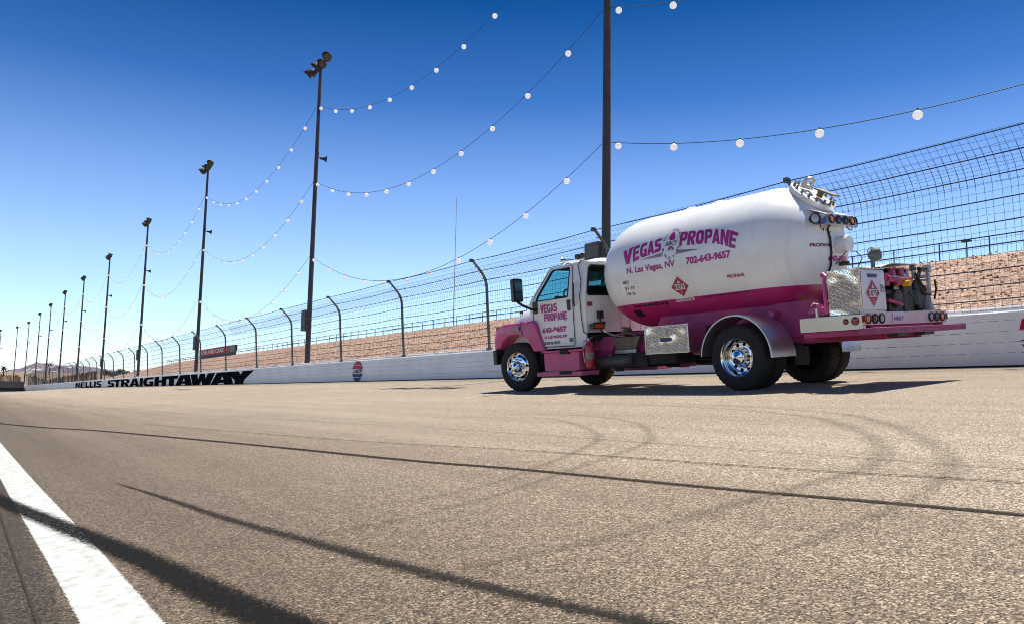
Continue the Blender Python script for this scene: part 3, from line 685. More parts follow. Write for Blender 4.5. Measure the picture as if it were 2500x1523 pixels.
# chain link mesh on the railing
m_ = MB(); y = -19
while y < 110: m_.tube([(50, y, 9.8), (50, y, 10.93)], .007, 3, cap=False); y += .5
m_.obj('rail_mesh', WIREM, rail, smooth=0)
pl = MB(); pl.tube([(52, 25.0, 9.3), (52, 25.0, 11.25)], .04, 6); pl.box(51.9, 52.1, 24.72, 25.28, 11.2, 11.3); pl.obj('path_lamp', WIREM).name = 'lamp_post'
tag(bpy.data.objects['lamp_post'], 'small T shaped lamp post on top of the embankment right of the tanker', 'lamp post')
mst = MB().tube([(54, 93, 9), (54, 93, 28.2)], [.07, .03], 6).obj('mast', mat('mast_paint', (.45, .42, .45), .6)); tag(mst, 'thin pale mast rising behind the embankment left of the tanker', 'mast')
bb = empty('sign_board', (50, 199.5, 9.6)); tag(bb, 'long red sign board reading LOVE AND CARE on top of the embankment', 'sign')
MB().box(0, .6, -15.2, 16.5, 0, 1.05).obj('board_base', mat('board_base_grey', (.14, .125, .115), .7, vary=.3, vscale=.3), bb)
MB().box(-.05, .5, -11.5, 16.5, 1.06, 2.55).obj('red_panel', mat('board_red', (.75, .03, .055), .6, vary=.2, vscale=.3), bb)
MB().box(-.08, -.051, -11.4, -7.6, 1.1, 2.5).obj('bright_panel', mat('board_bright_red', (.55, .06, .03), .6), bb)
MB().box(-.05, .5, -16.2, -11.55, 1.06, 2.5).obj('dark_panel', BPLAS, bb)
# text helper ------------------------------------------------------
TXC = {}
def text_tris(s, bold=0.0, shear=0.0, spacing=1.0):
    key = (s, bold, shear, spacing)
    if key in TXC: return TXC[key]
    cu = bpy.data.curves.new('t', 'FONT'); cu.body = s; cu.offset = bold; cu.shear = shear; cu.resolution_u = 3; cu.space_character = spacing
    o = bpy.data.objects.new('t', cu); COL.objects.link(o); bpy.context.view_layer.update()
    me = bpy.data.meshes.new_from_object(o.evaluated_get(bpy.context.evaluated_depsgraph_get()))
    vs = [v.co.copy() for v in me.vertices]; fs = [tuple(p.vertices) for p in me.polygons]
    bpy.data.objects.remove(o); bpy.data.curves.remove(cu); bpy.data.meshes.remove(me)
    x0 = min(v.x for v in vs); x1 = max(v.x for v in vs); y0 = min(v.y for v in vs); y1 = max(v.y for v in vs)
    vs = [((v.x-x0)/(x1-x0), (v.y-y0)/(y1-y0)) for v in vs]; TXC[key] = (vs, fs); return TXC[key]
def glyph_tris(ch):
    out, ho = GL[ch]; loops = [[Vector((p[0], p[1], 0)) for p in l] for l in [out]+ho]
    return [(p[0], p[1]) for l in [out]+ho for p in l], [tuple(t) for t in tessellate_polygon(loops)]
def stick(vf, fn, target, cuts=6):
    """bisect flat outline (0..1 box) so that it can follow a curved surface, then map"""
    vs, fs = vf
    b = bmesh.new(); bv = [b.verts.new((v[0], v[1], 0)) for v in vs]
    for f in fs:
        try: b.faces.new([bv[i] for i in f])
        except Exception: pass
    for k in range(1, cuts):
        bmesh.ops.bisect_plane(b, geom=b.verts[:]+b.edges[:]+b.faces[:], plane_co=(0, k/cuts, 0), plane_no=(0, 1, 0))
    b.verts.index_update()
    target.add([fn(v.co.x, v.co.y) for v in b.verts], [[v.index for v in f.verts] for f in b.faces]); b.free()
m_ = MB(); stick(text_tris('LOVE AND CARE', .02), lambda u, v: (-.085, 15.9-u*22.6, 1.22+v*1.05), m_, 1); m_.obj('lettering', WHT, bb, smooth=0)

# ------------------------------------------------------------------ far left: turn wall, screen fence, trees, palms, mountains
tw = empty('turn_wall', (9, 262, 0)); tag(tw, 'far grey wall of the turn with a black band along its foot', 'wall')
MB().box(-40, 5.3, 0, .5, 1.78, 3.55).obj('wall_panel', mat('grey_wall', (.13, .13, .14), .8, vary=.35, vscale=.3), tw)
MB().box(-40, 5.3, -.02, .52, .1, 1.775).obj('dark_band', mat('dark_band', (.012, .013, .016), .8), tw)
MB().box(-40, 4.4, -.05, -.021, .75, .86).obj('white_stripe', mat('stripe_white', (.5, .5, .5), .6), tw)
BRN = mat('brown_slats', (.17, .10, .055), .85, vary=.5, vscale=.5, vcol=(.09, .05, .03)); BRN2 = mat('tan_slats', (.3, .2, .13), .85, vary=.4, vscale=.4)
def slats(name, pts, label, material, hmin, hmax, step):
    m_ = MB()
    for (x0, y0, zt0), (x1, y1, zt1) in zip(pts, pts[1:]):
        n = max(2, int(math.hypot(x1-x0, y1-y0)/step))
        for k in range(n):
            t = k/n; x = x0+(x1-x0)*t; y = y0+(y1-y0)*t; zt = zt0+(zt1-zt0)*t + random.uniform(-.35, .35)
            w_ = step*random.uniform(.5, .98); m_.box(x, x+w_, y, y+.2, zt-random.uniform(hmin, hmax), zt)
    o = m_.obj(name, material, smooth=0); tag(o, label, 'fence'); return o
slats('slatted_screen', [(4, 300, 6.0), (15.5, 300, 5.8)], 'tan slatted screen fence above the far grey turn wall', BRN2, 3.2, 4.2, .3)
slats('picket_row', [(17.5, 300, 6.1), (22.5, 300, 4.6), (28, 300, 6.2), (37.4, 302, 8.3)], 'row of uneven brown pickets behind the wall left of the lettering', BRN, 4.2, 5.8, .3)
def clump_tree(name, base, h, rw, label, cat='tree', palm=False):
    root = empty(name, base); t = MB()
    if palm:
        t.tube([(0,0,0),(.2,0,h*.5),(.1,.1,h)], [.28,.22,.2], 7); t.obj('trunk', mat('bark', (.1, .07, .05), .9), root)
        c = MB()
        for k in range(26):
            a = k*2.4; el = random.uniform(-.5, .9); pts = []
            for q in range(6):
                u = q/5; r = rw*u; pts.append(Vector((math.cos(a)*r*math.cos(el*.6), math.sin(a)*r*math.cos(el*.6), h+math.sin(el)*r-(u**2)*rw*.45)))
            for q in range(5):
                d = Vector((-math.sin(a), math.cos(a), 0))*.35*(1-q/6)
                c.add([pts[q]-d, pts[q]+d, pts[q+1]+d*.8, pts[q+1]-d*.8], [(0,1,2,3)])
        c.obj('crown', mat('palm_leaf', (.05, .065, .025), .7, vary=.4, vscale=1), root, smooth=0, recalc=False)
    else:
        t.tube([(0,0,0),(.1,.1,h*.4),(.1,0,h*.7)], [.2,.15,.07], 6)
        for k in range(4): a = k*1.6; t.tube([(0,0,h*.3),(math.cos(a)*rw*.4, math.sin(a)*rw*.4, h*.65)], [.1,.04], 5)
        t.obj('trunk', mat('bark', (.1, .07, .05), .9), root)
        c = MB(); cl = [(random.uniform(-.7, .7)*rw, random.uniform(-.6, .6)*rw, random.uniform(.3, .9)*h, random.uniform(.3, .55)*rw) for _ in range(8)]
        for (cx_, cy_, cz_, cr_) in cl:
            for _ in range(90):
                p = Vector((random.gauss(0, 1), random.gauss(0, 1), random.gauss(0, .8))).normalized()*cr_*random.uniform(.5, 1.15)+Vector((cx_, cy_, cz_))
                s_ = random.uniform(.12, .32); q = Vector((random.gauss(0,1), random.gauss(0,1), random.gauss(0,1))).normalized(); r_ = q.orthogonal().normalized()
                c.add([p+q*s_, p+r_*s_, p-q*s_, p-r_*s_*.7], [(0,1,2,3)])
        c.obj('crown', mat('dry_leaf', (.045, .055, .03), .8, vary=.5, vscale=.6), root, smooth=0, recalc=False)
    tag(root, label, cat, 'far trees behind the wall' if not palm else 'far palms')
    return root
TL = ['dark bushy tree beside the light pole right of the pickets', 'dark low tree just right of that, second from the pickets', 'dark tree with a pointed crown, third from the pickets', 'small round dark tree, fourth from the pickets',
      'dark spreading tree, fifth from the pickets', 'dark tree nearest the foot of the rock embankment', 'low dark shrub by the end of the embankment']
for k, (x, h) in enumerate([(58.5, 2.8), (62.2, 2.2), (65.2, 3.6), (68.0, 2.4), (71.0, 3.0), (74.5, 3.5), (77.5, 2.5)]):
    clump_tree('tree', (x, 440+k*2, 9.2), h, 2.4, TL[k])
clump_tree('palm_tree', (13.2, 380, 6.5), 3.6, 2.6, 'palm at the left picture edge above the tan screen fence', 'palm', True)
clump_tree('palm_tree', (31.5, 410, 8.5), 4.6, 3.0, 'brownish palm beside the far light poles below the mountain', 'palm', True)
def mtn_mat():
    m = bpy.data.materials.new('mountain_rock'); m.use_nodes = True; t = m.node_tree; L = t.links.new; b = t.nodes['Principled BSDF']
    co = N_('ShaderNodeTexCoord', t); n = N_('ShaderNodeTexNoise', t, i_Scale=.022, i_Detail=6, i_Roughness=.65); L(co.outputs['Object'], n.inputs['Vector'])
    r = N_('ShaderNodeValToRGB', t); c = r.color_ramp
    while len(c.elements) < 4: c.elements.new(.5)
    for e, (p, k) in zip(c.elements, [(.3, (.10, .09, .11)), (.57, (.15, .13, .155)), (.62, (.26, .23, .25)), (.66, (.55, .53, .53))]): e.position = p; e.color = (*k, 1)
    L(n.outputs[0], r.inputs[0]); L(r.outputs[0], b.inputs['Base Color']); b.inputs['Roughness'].default_value = 1; b.inputs['Specular IOR Level'].default_value = 0
    return m
m_ = MB(); ridge = [(-400, 40), (0, 48), (96, 52), (145, 66), (192, 88), (226, 90), (250, 84), (276, 79), (300, 84), (324, 83), (373, 78), (420, 70), (488, 60), (560, 40), (700, 30), (1400, 25)]
def rh(x):
    for (a, ha), (b, hb) in zip(ridge, ridge[1:]):
        if a <= x <= b: return ha+(hb-ha)*(x-a)/(b-a)
    return 30
mx_ = [-400+8*k for k in range(200)]; my_ = [0, .15, .3, .45, .6, .75, .9, 1.0, 1.3]
for j, t in enumerate(my_):
    for x in mx_:
        sc_ = (2500+500*t)/3000
        h = rh(x)*(t if t <= 1 else .7) + noise.noise(Vector((x*.02, t*3, 1)))*12*(t if t < 1 else .3) + noise.noise(Vector((x*.07, t*7, 1)))*4*(1 if t else 0)
        m_.v.append((x*sc_, 3000*sc_, 12+h*.94 if t else 5))
nx = len(mx_)
for j in range(len(my_)-1):
    for i in range(nx-1): m_.f.append((j*nx+i, j*nx+i+1, (j+1)*nx+i+1, (j+1)*nx+i))
o = m_.obj('mountains', mtn_mat(), smooth=30); tag(o, kind='structure')

# ------------------------------------------------------------------ the tanker truck (x forward, y to its left, z up)
T = empty('tanker_truck'); tag(T, 'white and pink propane delivery truck with a big tank parked on the track', 'tanker truck')
H_ = Vector((-0.04744, 0.99886, -0.00444)); L_ = Vector((-0.99453, -0.04764, -0.09299)); U_ = Vector((-0.09309, 0, 0.99566))
T.matrix_world = Matrix(((H_.x, L_.x, U_.x, 10.96417), (H_.y, L_.y, U_.y, 8.18974), (H_.z, L_.z, U_.z, 1.02515), (0, 0, 0, 1)))

# tank ----------------------------------------------------------
ZC_, TR = 2.13, 1.03; XF, AF, EF = 2.35, 1.15, 2.3; XR, AR = -.2, .9
def tk_k(x):
    if x > XF: return max(0, 1-((x-XF)/AF)**EF)**(1/EF)
    if x < XR: return max(0, 1-((XR-x)/AR)**2)**.5
    return 1
def tank_pt(x, s, off=.004):
    r = TR*tk_k(x)+off; return (x, r*math.cos(s/TR), ZC_+r*math.sin(s/TR))
def head_pt(y, z, off=.004):
    q = max(0, 1-(y*y+(z-ZC_)**2)/TR**2)**.5; return (XR-AR*q-off, y, z)
m_ = MB(); prof = []
for k in range(25):
    th = math.pi/2*(1-k/24); prof.append((XF+AF*math.sin(th)**(2/EF), TR*math.cos(th)**(2/EF)))
for k in range(1, 12): prof.append((XF+(XR-XF)*k/12, TR))
for k in range(25):
    th = math.pi/2*k/24; prof.append((XR-AR*math.sin(th), TR*math.cos(th)))
m_.lathe([(p[0], max(0, p[1])) for p in prof], (0, 0, ZC_), (1, 0, 0), 96)
tank = m_.obj('tank', TANKM, T, smooth=60)
# weld seams
for x in (XF, XR): MB().lathe([(-.012, TR-.002), (-.004, TR+.003), (.004, TR+.003), (.012, TR-.002)], (x, 0, ZC_), (1, 0, 0), 96).obj('weld_seam', TANKM, tank)
for x in (1.62, 1.02):
    MB().lathe([(0, .14), (.025, .12), (.045, .07), (.05, 0)], (x, 0, ZC_+TR-.004), (0, 0, 1), 20).obj('top_fitting', WHITE, tank)
# manway on the rear head
def tilt(cx, cz, ang):
    n = Vector((-math.sin(ang), 0, math.cos(ang))); a = Vector((math.cos(ang), 0, math.sin(ang))); b = Vector((0, 1, 0)); c = Vector((cx, 0, cz))
    return lambda u, v, h: c+a*u+b*v+n*h
W_ = tilt(-.73, 2.915, rad(41)); nW = (-math.sin(rad(41)), 0, math.cos(rad(41)))
mw_ = MB().lathe([(-.16, .33), (-.02, .33), (-.02, .375), (.018, .375), (.020, .37), (.020, .38), (.055, .38), (.06, .37), (.06, 0)], W_(0, 0, 0), nW, 40).obj('manway', WHITE, T)
bo = None
for k in range(16):
    a = 2*math.pi*k/16
    if bo is None:
        m_ = MB(); m_.cyl((0,0,0), (0,0,.06), .012, 6); m_.cyl((0,0,0), (0,0,.028), .022, 6); m_.cyl((0,0,.045), (0,0,.065), .02, 6); bo = m_.obj('bolt', TAN, mw_); c = bo
    else: c = bo.copy(); COL.objects.link(c)
    c.location = W_(.33*math.cos(a), .33*math.sin(a), .058); c.rotation_euler = (0, -rad(41), 0)
m_ = MB(); a0 = [(.05*math.cos(t), .05*math.sin(t)) for t in [2*math.pi*k/12 for k in range(12)]]
m_.plate([(-.1,0),(-.1,.06)]+[(.10*math.cos(t), .10+.10*math.sin(t)) for t in [math.pi*(1-k/12) for k in range(13)]]+[(.1,.06),(.1,0)], lambda u, v, k: W_(.12+u*.2+.02, .04+u, .08+v+.0) if k == 0 else W_(.12+u*.2+.055, .04+u, .08+v), [[(x, .11+y) for x, y in a0]])
m_.obj('lifting_lug', mat('galv_light', (.5, .5, .47), .5, .3), mw_)
m_ = MB(); m_.add([W_(-.02, .12, .16), W_(-.34, .10, .22), W_(-.34, -.1, .22), W_(-.02, -.1, .16), W_(-.02, .12, .18), W_(-.34, .10, .245), W_(-.34, -.1, .245), W_(-.02, -.1, .18)], [(0,1,2,3),(4,5,6,7),(0,1,5,4),(1,2,6,5),(2,3,7,6),(3,0,4,7)])
m_.tube([W_(-.1, 0, .08), W_(-.1, 0, .17)], .05, 10); m_.obj('cover_flap', TAN, mw_)
# light bar
lb = empty('light_bar', (-1.125, 0, 2.49), 0, T)
m_ = MB(); m_.add([(.16,.40,.085),(.0,.40,.085),(-.06,.36,.075),(-.09,.42,-.085),(.12,.42,-.085)] + [(.16,-.40,.085),(.0,-.40,.085),(-.06,-.36,.075),(-.09,-.42,-.085),(.12,-.42,-.085)],
    [(0,1,2,3,4),(9,8,7,6,5),(0,5,6,1),(1,6,7,2),(2,7,8,3),(3,8,9,4),(4,9,5,0)])
m_.obj('housing', mat('bar_aluminium', (.72, .73, .75), .3, .85, vary=.3, vscale=14), lb, smooth=0, bevel=.004)
MB().add([(.3,.40,.225),(.3,-.40,.225),(-.02,-.42,.088),(-.02,.42,.088),(.3,.40,.215),(.3,-.40,.215),(-.02,-.42,.078),(-.02,.42,.078)], [(0,1,2,3),(4,5,6,7),(0,1,5,4),(1,2,6,5),(2,3,7,6),(3,0,4,7)]).obj('mounting_plate', WHITE, lb, smooth=0)
for y, mm in ((.29, LAMB), (.10, LDRED), (-.09, LDRED), (-.28, LAMB)):
    m_ = MB().lathe([(0, .072), (.018, .072), (.022, .062), (.01, .056)], (-.075, y, -.005), (-1, 0, .18), 24); m_.mi = 1
    m_.lathe([(.008, .057), (.02, .03), (.022, 0)], (-.075, y, -.005), (-1, 0, .18), 24).obj('lamp', [BLACK, mm], lb)
for y in (.52, -.50):
    m_ = MB().lathe([(0, 0), (0, .05), (.09, .085), (.11, .085), (.11, .07)], (.10, y, .0), (-.8, .45 if y > 0 else -.1, 0), 20); m_.mi = 1
    m_.lathe([(.095, .07), (.1, 0)], (.10, y, .0), (-.8, .45 if y > 0 else -.1, 0), 20).obj('work_lamp', [BLACK, LCLR], lb)
m_ = MB(); m_.tube([(.02, .45, -.02), (.0, .46, -.14), (-.02, .42, -.18), (0, .38, -.13)], .008, 5); m_.obj('cable', BLACK, lb); m_ = MB(); m_.tube([(-.03, -.2, -.08), (-.04, -.25, -.14), (-.04, -.33, -.14), (-.03, -.36, -.08)], .008, 5); m_.obj('cable', BLACK, lb)
m_ = MB(); pts = [(-1.13, .22, 2.41), head_pt(.20, 2.36, .02), head_pt(.19, 2.2, .02), head_pt(.18, 2.0, .02), head_pt(.16, 1.8, .02), head_pt(.20, 1.62, .03)]
m_.tube(pts, .016, 6)
for k in range(9):
    p = head_pt(.19, 2.3-k*.08, .02); m_.tube([p, (p[0]-.02, p[1]+random.uniform(-.03, .03), p[2]+.01)], .006, 4)
m_.obj('wiring_loom', BLACK, tank)
MB().lathe([(0, .13), (.22, .13), (.235, .115), (.235, 0)], (-1.05, -.03, 2.12), (-1, 0, 0), 28).obj('level_gauge', WHITE, tank)
m_ = MB(); m_.tube([(-1.08, -.05, 1.83), (-1.22, -.07, 1.83)], .035, 10); m_.tube([(-1.1, .1, 1.82), (-1.25, .02, 2.0), (-1.3, -.15, 2.0), (-1.3, -.32, 1.9), (-1.2, -.3, 1.72)], .008, 5); m_.obj('rear_valve', GREYM, tank)

def ct(x0, x1, s0, s1): return lambda u, v: tank_pt(x0+(x1-x0)*u, s0+(s1-s0)*v)
def quad(bl, br, tl, tr, off=.004):
    return lambda u, v: tank_pt(*(Vector(bl)*(1-u)*(1-v)+Vector(br)*u*(1-v)+Vector(tl)*(1-u)*v+Vector(tr)*u*v), off)
m_ = MB()
for ch, bl, br, tl, tr in (('V',(2.44,.10),(2.19,.115),(2.46,.365),(2.23,.42)), ('E',(2.19,.125),(2.04,.165),(2.22,.41),(2.07,.44)), ('G',(2.02,.17),(1.86,.195),(2.05,.44),(1.90,.455)),
      ('A',(1.85,.195),(1.69,.215),(1.88,.455),(1.74,.47)), ('S',(1.68,.215),(1.54,.24),(1.72,.47),(1.57,.485)),
      ('P',(1.14,.26),(.99,.25),(1.15,.525),(.99,.51)), ('R',(.97,.25),(.80,.24),(.98,.51),(.82,.495)), ('O',(.79,.235),(.62,.225),(.80,.495),(.645,.475)), ('P',(.60,.22),(.455,.21),(.63,.475),(.475,.455)),
      ('A',(.45,.205),(.29,.17),(.46,.45),(.32,.425)), ('N',(.28,.16),(.135,.105),(.30,.42),(.12,.375)), ('E',(.125,.095),(0,.05),(.11,.37),(-.055,.295))):
    stick(glyph_tris(ch), quad(bl, br, tl, tr), m_, 5)
m_.obj('lettering', MAG, tank, smooth=0, recalc=False)
def ttext(s, x0, x1, s0, s1, material, bold=.015, shear=0, cuts=3, name='lettering'):
    m_ = MB(); stick(text_tris(s, bold, shear), ct(x0, x1, s0, s1), m_, cuts); return m_.obj(name, material, tank, smooth=0, recalc=False)
ttext('N. Las Vegas, NV', 2.35, 1.23, -.10, .045, MAG, .035)
ttext('702-643-9657', .99, .09, -.075, .05, MAG, .05)
ttext('ABCF', 1.47, 1.19, .305, .385, BLKT, .01, .25)
ttext('PROPANE', .235, -.085, -.395, -.335, REDT, .035)
ttext('www.abcf.org', 2.47, 1.63, -.735, -.655, BLKT, .045)
ttext('In Loving Memory of...Cindy Goslin', .95, -.07, -.695, -.64, BLKT, -.004, .5)
ttext('NQT', 2.485, 2.33, -.25, -.185, BLKT, .03); ttext('11 13', 2.44, 2.24, -.35, -.29, BLKT, .025); ttext('10-16', 2.43, 2.26, -.455, -.395, BLKT, .025)
m_ = MB()
for k in range(5):
    m_.add([tank_pt(2.47, -.29-.035*k), tank_pt(2.45, -.29-.035*k), tank_pt(2.45, -.305-.035*k), tank_pt(2.47, -.305-.035*k)], [(0,1,2,3)])
for k in range(7):
    t = k/7; m_.add([tank_pt(1.50, .135+.075*t), tank_pt(2.04-.1*t, .135+.02*t), tank_pt(1.50, .141+.075*t)], [(0,1,2)])
    m_.add([tank_pt(1.185, .135+.075*t), tank_pt(.64+.07*(1-t), .15-.008*t), tank_pt(1.185, .141+.075*t)], [(0,1,2)])
m_.obj('pin_stripes', mat('stripe_grey', (.1, .1, .12), .5), tank, smooth=0, recalc=False)
# awareness ribbon and ring of small letters
m_ = MB()
for pl_ in ([(1.37,.40),(1.40,.47),(1.36,.55),(1.31,.56),(1.27,.50),(1.26,.40)], [(1.36,.29),(1.40,.22),(1.355,.235),(1.345,.195),(1.32,.27),(1.28,.19),(1.275,.235),(1.23,.215),(1.30,.29)]):
    loops = [[Vector((p[0], p[1], 0)) for p in pl_]]; m_.add([tank_pt(*p) for p in pl_], tessellate_polygon(loops))
m_.obj('ribbon', MAG, tank, smooth=0, recalc=False)
m_ = MB(); ring = 'EARLY DETECTION'; ring2 = 'IS THE KEY TO LIFE'
for s_, a0, a1, flip in ((ring, 160, 20, 1), (ring2, 200, 340, -1)):
    for k, ch in enumerate(s_):
        if ch == ' ': continue
        a = rad(a0+(a1-a0)*k/(len(s_)-1)); vf = text_tris(ch, .01)
        def fn(u, v, a=a, flip=flip):
            r = .235+(v-.5)*.045*flip; t = a-(u-.5)*.14*flip; return tank_pt(1.325-math.cos(t)*r*.78, .345+math.sin(t)*r*1.12)
        stick(vf, fn, m_, 1)
m_.obj('ring_lettering', mat('ring_grey', (.12, .1, .13), .5), tank, smooth=0, recalc=False)
# placards
def placard(parent, fn, name='placard'):
    """fn(u,v,off) maps a -1..1 diamond; one mesh: white border, red field, white panel, black number"""
    m_ = MB()
    def grid(k, off):
        n = 8
        for i in range(n):
            for j in range(n):
                q = []
                for (a, b) in ((i, j), (i+1, j), (i+1, j+1), (i, j+1)):
                    s_ = -k+2*k*a/n; t_ = -k+2*k*b/n; q.append(fn((s_-t_)/2, (s_+t_)/2, off))
                m_.add(q, [(0,1,2,3)])
    grid(1.0, .004); m_.mi = 1; grid(.955, .007); m_.mi = 0
    for i in range(6):
        y0, y1 = -.27+.52*i/6, -.27+.52*(i+1)/6
        m_.add([fn(-.54, y0, .010), fn(.54, y0, .010), fn(.54, y1, .010), fn(-.54, y1, .010)], [(0,1,2,3)])
    for dx, w_, h0, h1 in ((-.1, .05, .34, .55), (.0, .06, .34, .72), (.1, .05, .34, .58)):
        m_.add([fn(dx-w_, h0, .010), fn(dx+w_, h0, .010), fn(dx+.02, h1, .010)], [(0,1,2)])
    stick(text_tris('2', .02), lambda u, v: fn(-.07+.14*u, -.66+.24*v, .010), m_, 2)
    m_.mi = 2; stick(text_tris('1075', .028), lambda u, v: fn(-.49+.98*u, -.215+.42*v, .013), m_, 4)
    return m_.obj(name, [WHT, REDD, BLKT], parent, smooth=0, recalc=False)
placard(tank, lambda u, v, o: tank_pt(1.225-u*.195, -.42+v*.19, o))
m_ = MB()
for i in range(4):
    a, b = -.70+.07*i/4, -.70+.07*(i+1)/4; m_.add([tank_pt(1.44, a), tank_pt(1.045, a), tank_pt(1.045, b), tank_pt(1.44, b)], [(0,1,2,3)])
m_.mi = 1; stick(text_tris('PROPANE', .012), lambda u, v: tank_pt(1.425-.365*u, -.69+.05*v, .008), m_, 2); m_.obj('name_label', [WHT, REDT], tank, smooth=0, recalc=False)

m_ = MB()
for i in range(5):
    a, b = -.955+.185*i/5, -.955+.185*(i+1)/5; m_.add([tank_pt(2.52, a), tank_pt(2.34, a), tank_pt(2.34, b), tank_pt(2.52, b)], [(0,1,2,3)])
m_.obj('data_plate', BPLAS, tank, smooth=0, recalc=False)
m_ = MB(); stick(text_tris('PROPANE', .04), lambda u, v: head_pt(.54-.37*u, 2.085+.055*v, .005), m_, 1); m_.obj('lettering', mat('rear_letter', (.2, .02, .1), .4), tank, smooth=0, recalc=False)
m_ = MB(); stick(text_tris('643-9657', .05), lambda u, v: head_pt(.22-.56*u, 1.87+.085*v, .005), m_, 1); m_.obj('lettering', MAG, tank, smooth=0, recalc=False)

# chassis ---------------------------------------------------------
ch = empty('chassis', parent=T)
for y in (.47, -.47): MB().box(-2.0, 6.1, y-.04, y+.04, .66, .96).obj('frame_rail', PINKD, ch, bevel=.008)
m_ = MB()
for x in (-1.7, -.5, .6, 1.6, 2.6, 3.4): m_.box(x-.05, x+.05, -.43, .43, .7, .92)
m_.obj('cross_members', PINKD, ch)
for y in (.56, -.56):
    s_ = 1 if y > 0 else -1
    MB().add([(1.42, y, .60), (.95, y, .56), (-.95, y, .80), (-1.2, y, .98), (-1.05, y*1.02, 1.30), (2.0, y*1.02, 1.30), (2.2, y, 1.05), (1.45, y, 1.0)] + [(1.42, y-s_*.04, .60), (.95, y-s_*.04, .56), (-.95, y-s_*.04, .80), (-1.2, y-s_*.04, .98), (-1.05, y-s_*.04, 1.30), (2.0, y-s_*.04, 1.30), (2.2, y-s_*.04, 1.05), (1.45, y-s_*.04, 1.0)],
        [(0,1,2,3,4,5,6,7),(15,14,13,12,11,10,9,8)]+[(i, (i+1) % 8, 8+(i+1) % 8, 8+i) for i in range(8)]).obj('tank_saddle', PINKD, ch, smooth=0, bevel=.006)
m_ = MB(); m_.plate([(4.25,1.0),(3.22,1.0),(3.36,.66),(4.0,.54),(4.2,.62)], lambda u, v, k: (u, .55-.03*k, v)); m_.obj('gusset_plate', PINK, ch, smooth=0, bevel=.005)
m_ = MB(); m_.add([(3.3,.62,.97),(2.52,.62,.97),(2.66,.62,.74),(3.14,.62,.74),(3.3,.35,.97),(2.52,.35,.97),(2.66,.35,.74),(3.14,.35,.74)], [(0,1,2,3),(4,7,6,5),(0,4,5,1),(1,5,6,2),(2,6,7,3),(3,7,4,0)]); m_.obj('pump_cover', TAN, ch, smooth=0, bevel=.01)
MB().box(2.62, 3.16, .62, .66, .665, .735).obj('reflective_strip', mat('strip_silver', (.55, .62, .58), .25, .5, vary=.5, vscale=12), ch, bevel=.004)
for x in (2.35, 2.0): MB().box(x, x+.13, .525, .54, .74, .86).obj('patch', mat('cream_label', (.5, .42, .3), .6, vary=.4, vscale=20), ch)
MB().lathe([(0, 0), (0, .08), (.03, .12), (.85, .12), (.88, .08), (.88, 0)], (3.42, .78, .525), (-1, 0, 0), 24).obj('air_tank', GREYM, ch)
m_ = MB(); m_.box(1.55, 2.62, .3, .78, .44, .66); m_.box(2.2, 2.7, .35, .82, .40, .6); m_.box(2.9, 3.05, .7, .8, .34, .42); m_.obj('battery_box', DARK, ch, bevel=.02)
m_ = MB(); m_.box(1.9, 2.25, .2, .26, .37, .42); m_.tube([(1.2, 0, .5), (2.3, 0, .55), (4.2, 0, .72)], .055, 10); m_.tube([(2.7, -.2, .45), (1.0, -.5, .42)], .07, 10); m_.obj('drive_shaft', DARK, ch)
m_ = MB(); m_.tube([(1.95, .22, .40), (1.78, .22, .40)], .045, 10); m_.tube([(1.74, .22, .41), (1.62, .22, .41)], .032, 10); m_.obj('drain_valve', PINK, ch)
m_ = MB(); m_.box(-.35, .35, -.2, .2, .33, .62); m_.tube([(0, -1.0, .5), (0, 1.0, .5)], .09, 12); m_.box(-.7, .75, .5, .58, .60, .68); m_.box(-.7, .75, -.58, -.5, .60, .68); m_.obj('axle', DARK, ch); m_ = MB(); m_.tube([(5.54, -.9, .42), (5.54, .9, .42)], .05, 8); m_.box(5.0, 6.1, -.35, .35, .41, .95); m_.obj('axle', DARK, ch)
m_ = MB(); m_.box(2.5, 3.4, -.9, -.5, .45, .95); m_.obj('fuel_tank', ALU, ch, bevel=.04)
# pipework between cab and tank
m_ = MB(); m_.tube([(3.2, .28, .97), (3.2, .28, 1.14)], .03, 8); m_.lathe([(0, .05), (.05, .05)], (3.2, .28, 1.0), (0, 0, 1), 12, cap=True); m_.box(3.17, 3.23, .18, .38, 1.14, 1.165); m_.tube([(3.25, .45, 1.02), (3.0, .3, 1.02), (2.5, .2, 1.02), (2.0, .2, 1.04)], .05, 10); m_.tube([(3.1, .5, 1.0), (3.1, .0, 1.0)], .045, 10)
for y in (.05, -.1, .45): m_.cyl((3.1, y, .96), (3.1, y, 1.09), .05, 10)
m_.obj('valve_pipework', PINKD, ch)
m_ = MB(); m_.box(3.02, 3.14, .30, .44, .99, 1.12); m_.cyl((3.05, .37, 1.12), (3.05, .37, 1.16), .04); m_.tube([(3.2, .5, 1.0), (2.9, .55, 1.05), (2.7, .52, .99)], .02, 6); m_.obj('brass_valve', TAN, ch)
m_ = MB(); m_.tube([(3.52, .58, 1.22), (3.50, .62, 1.12), (3.3, .55, 1.02), (3.05, .5, .985)], .008, 5); m_.tube([(3.50, .6, 1.12), (3.32, .5, 1.03), (3.0, .52, .99)], .006, 5); m_.obj('trailer_cord', mat('cord_white', (.5, .45, .45), .5), ch)

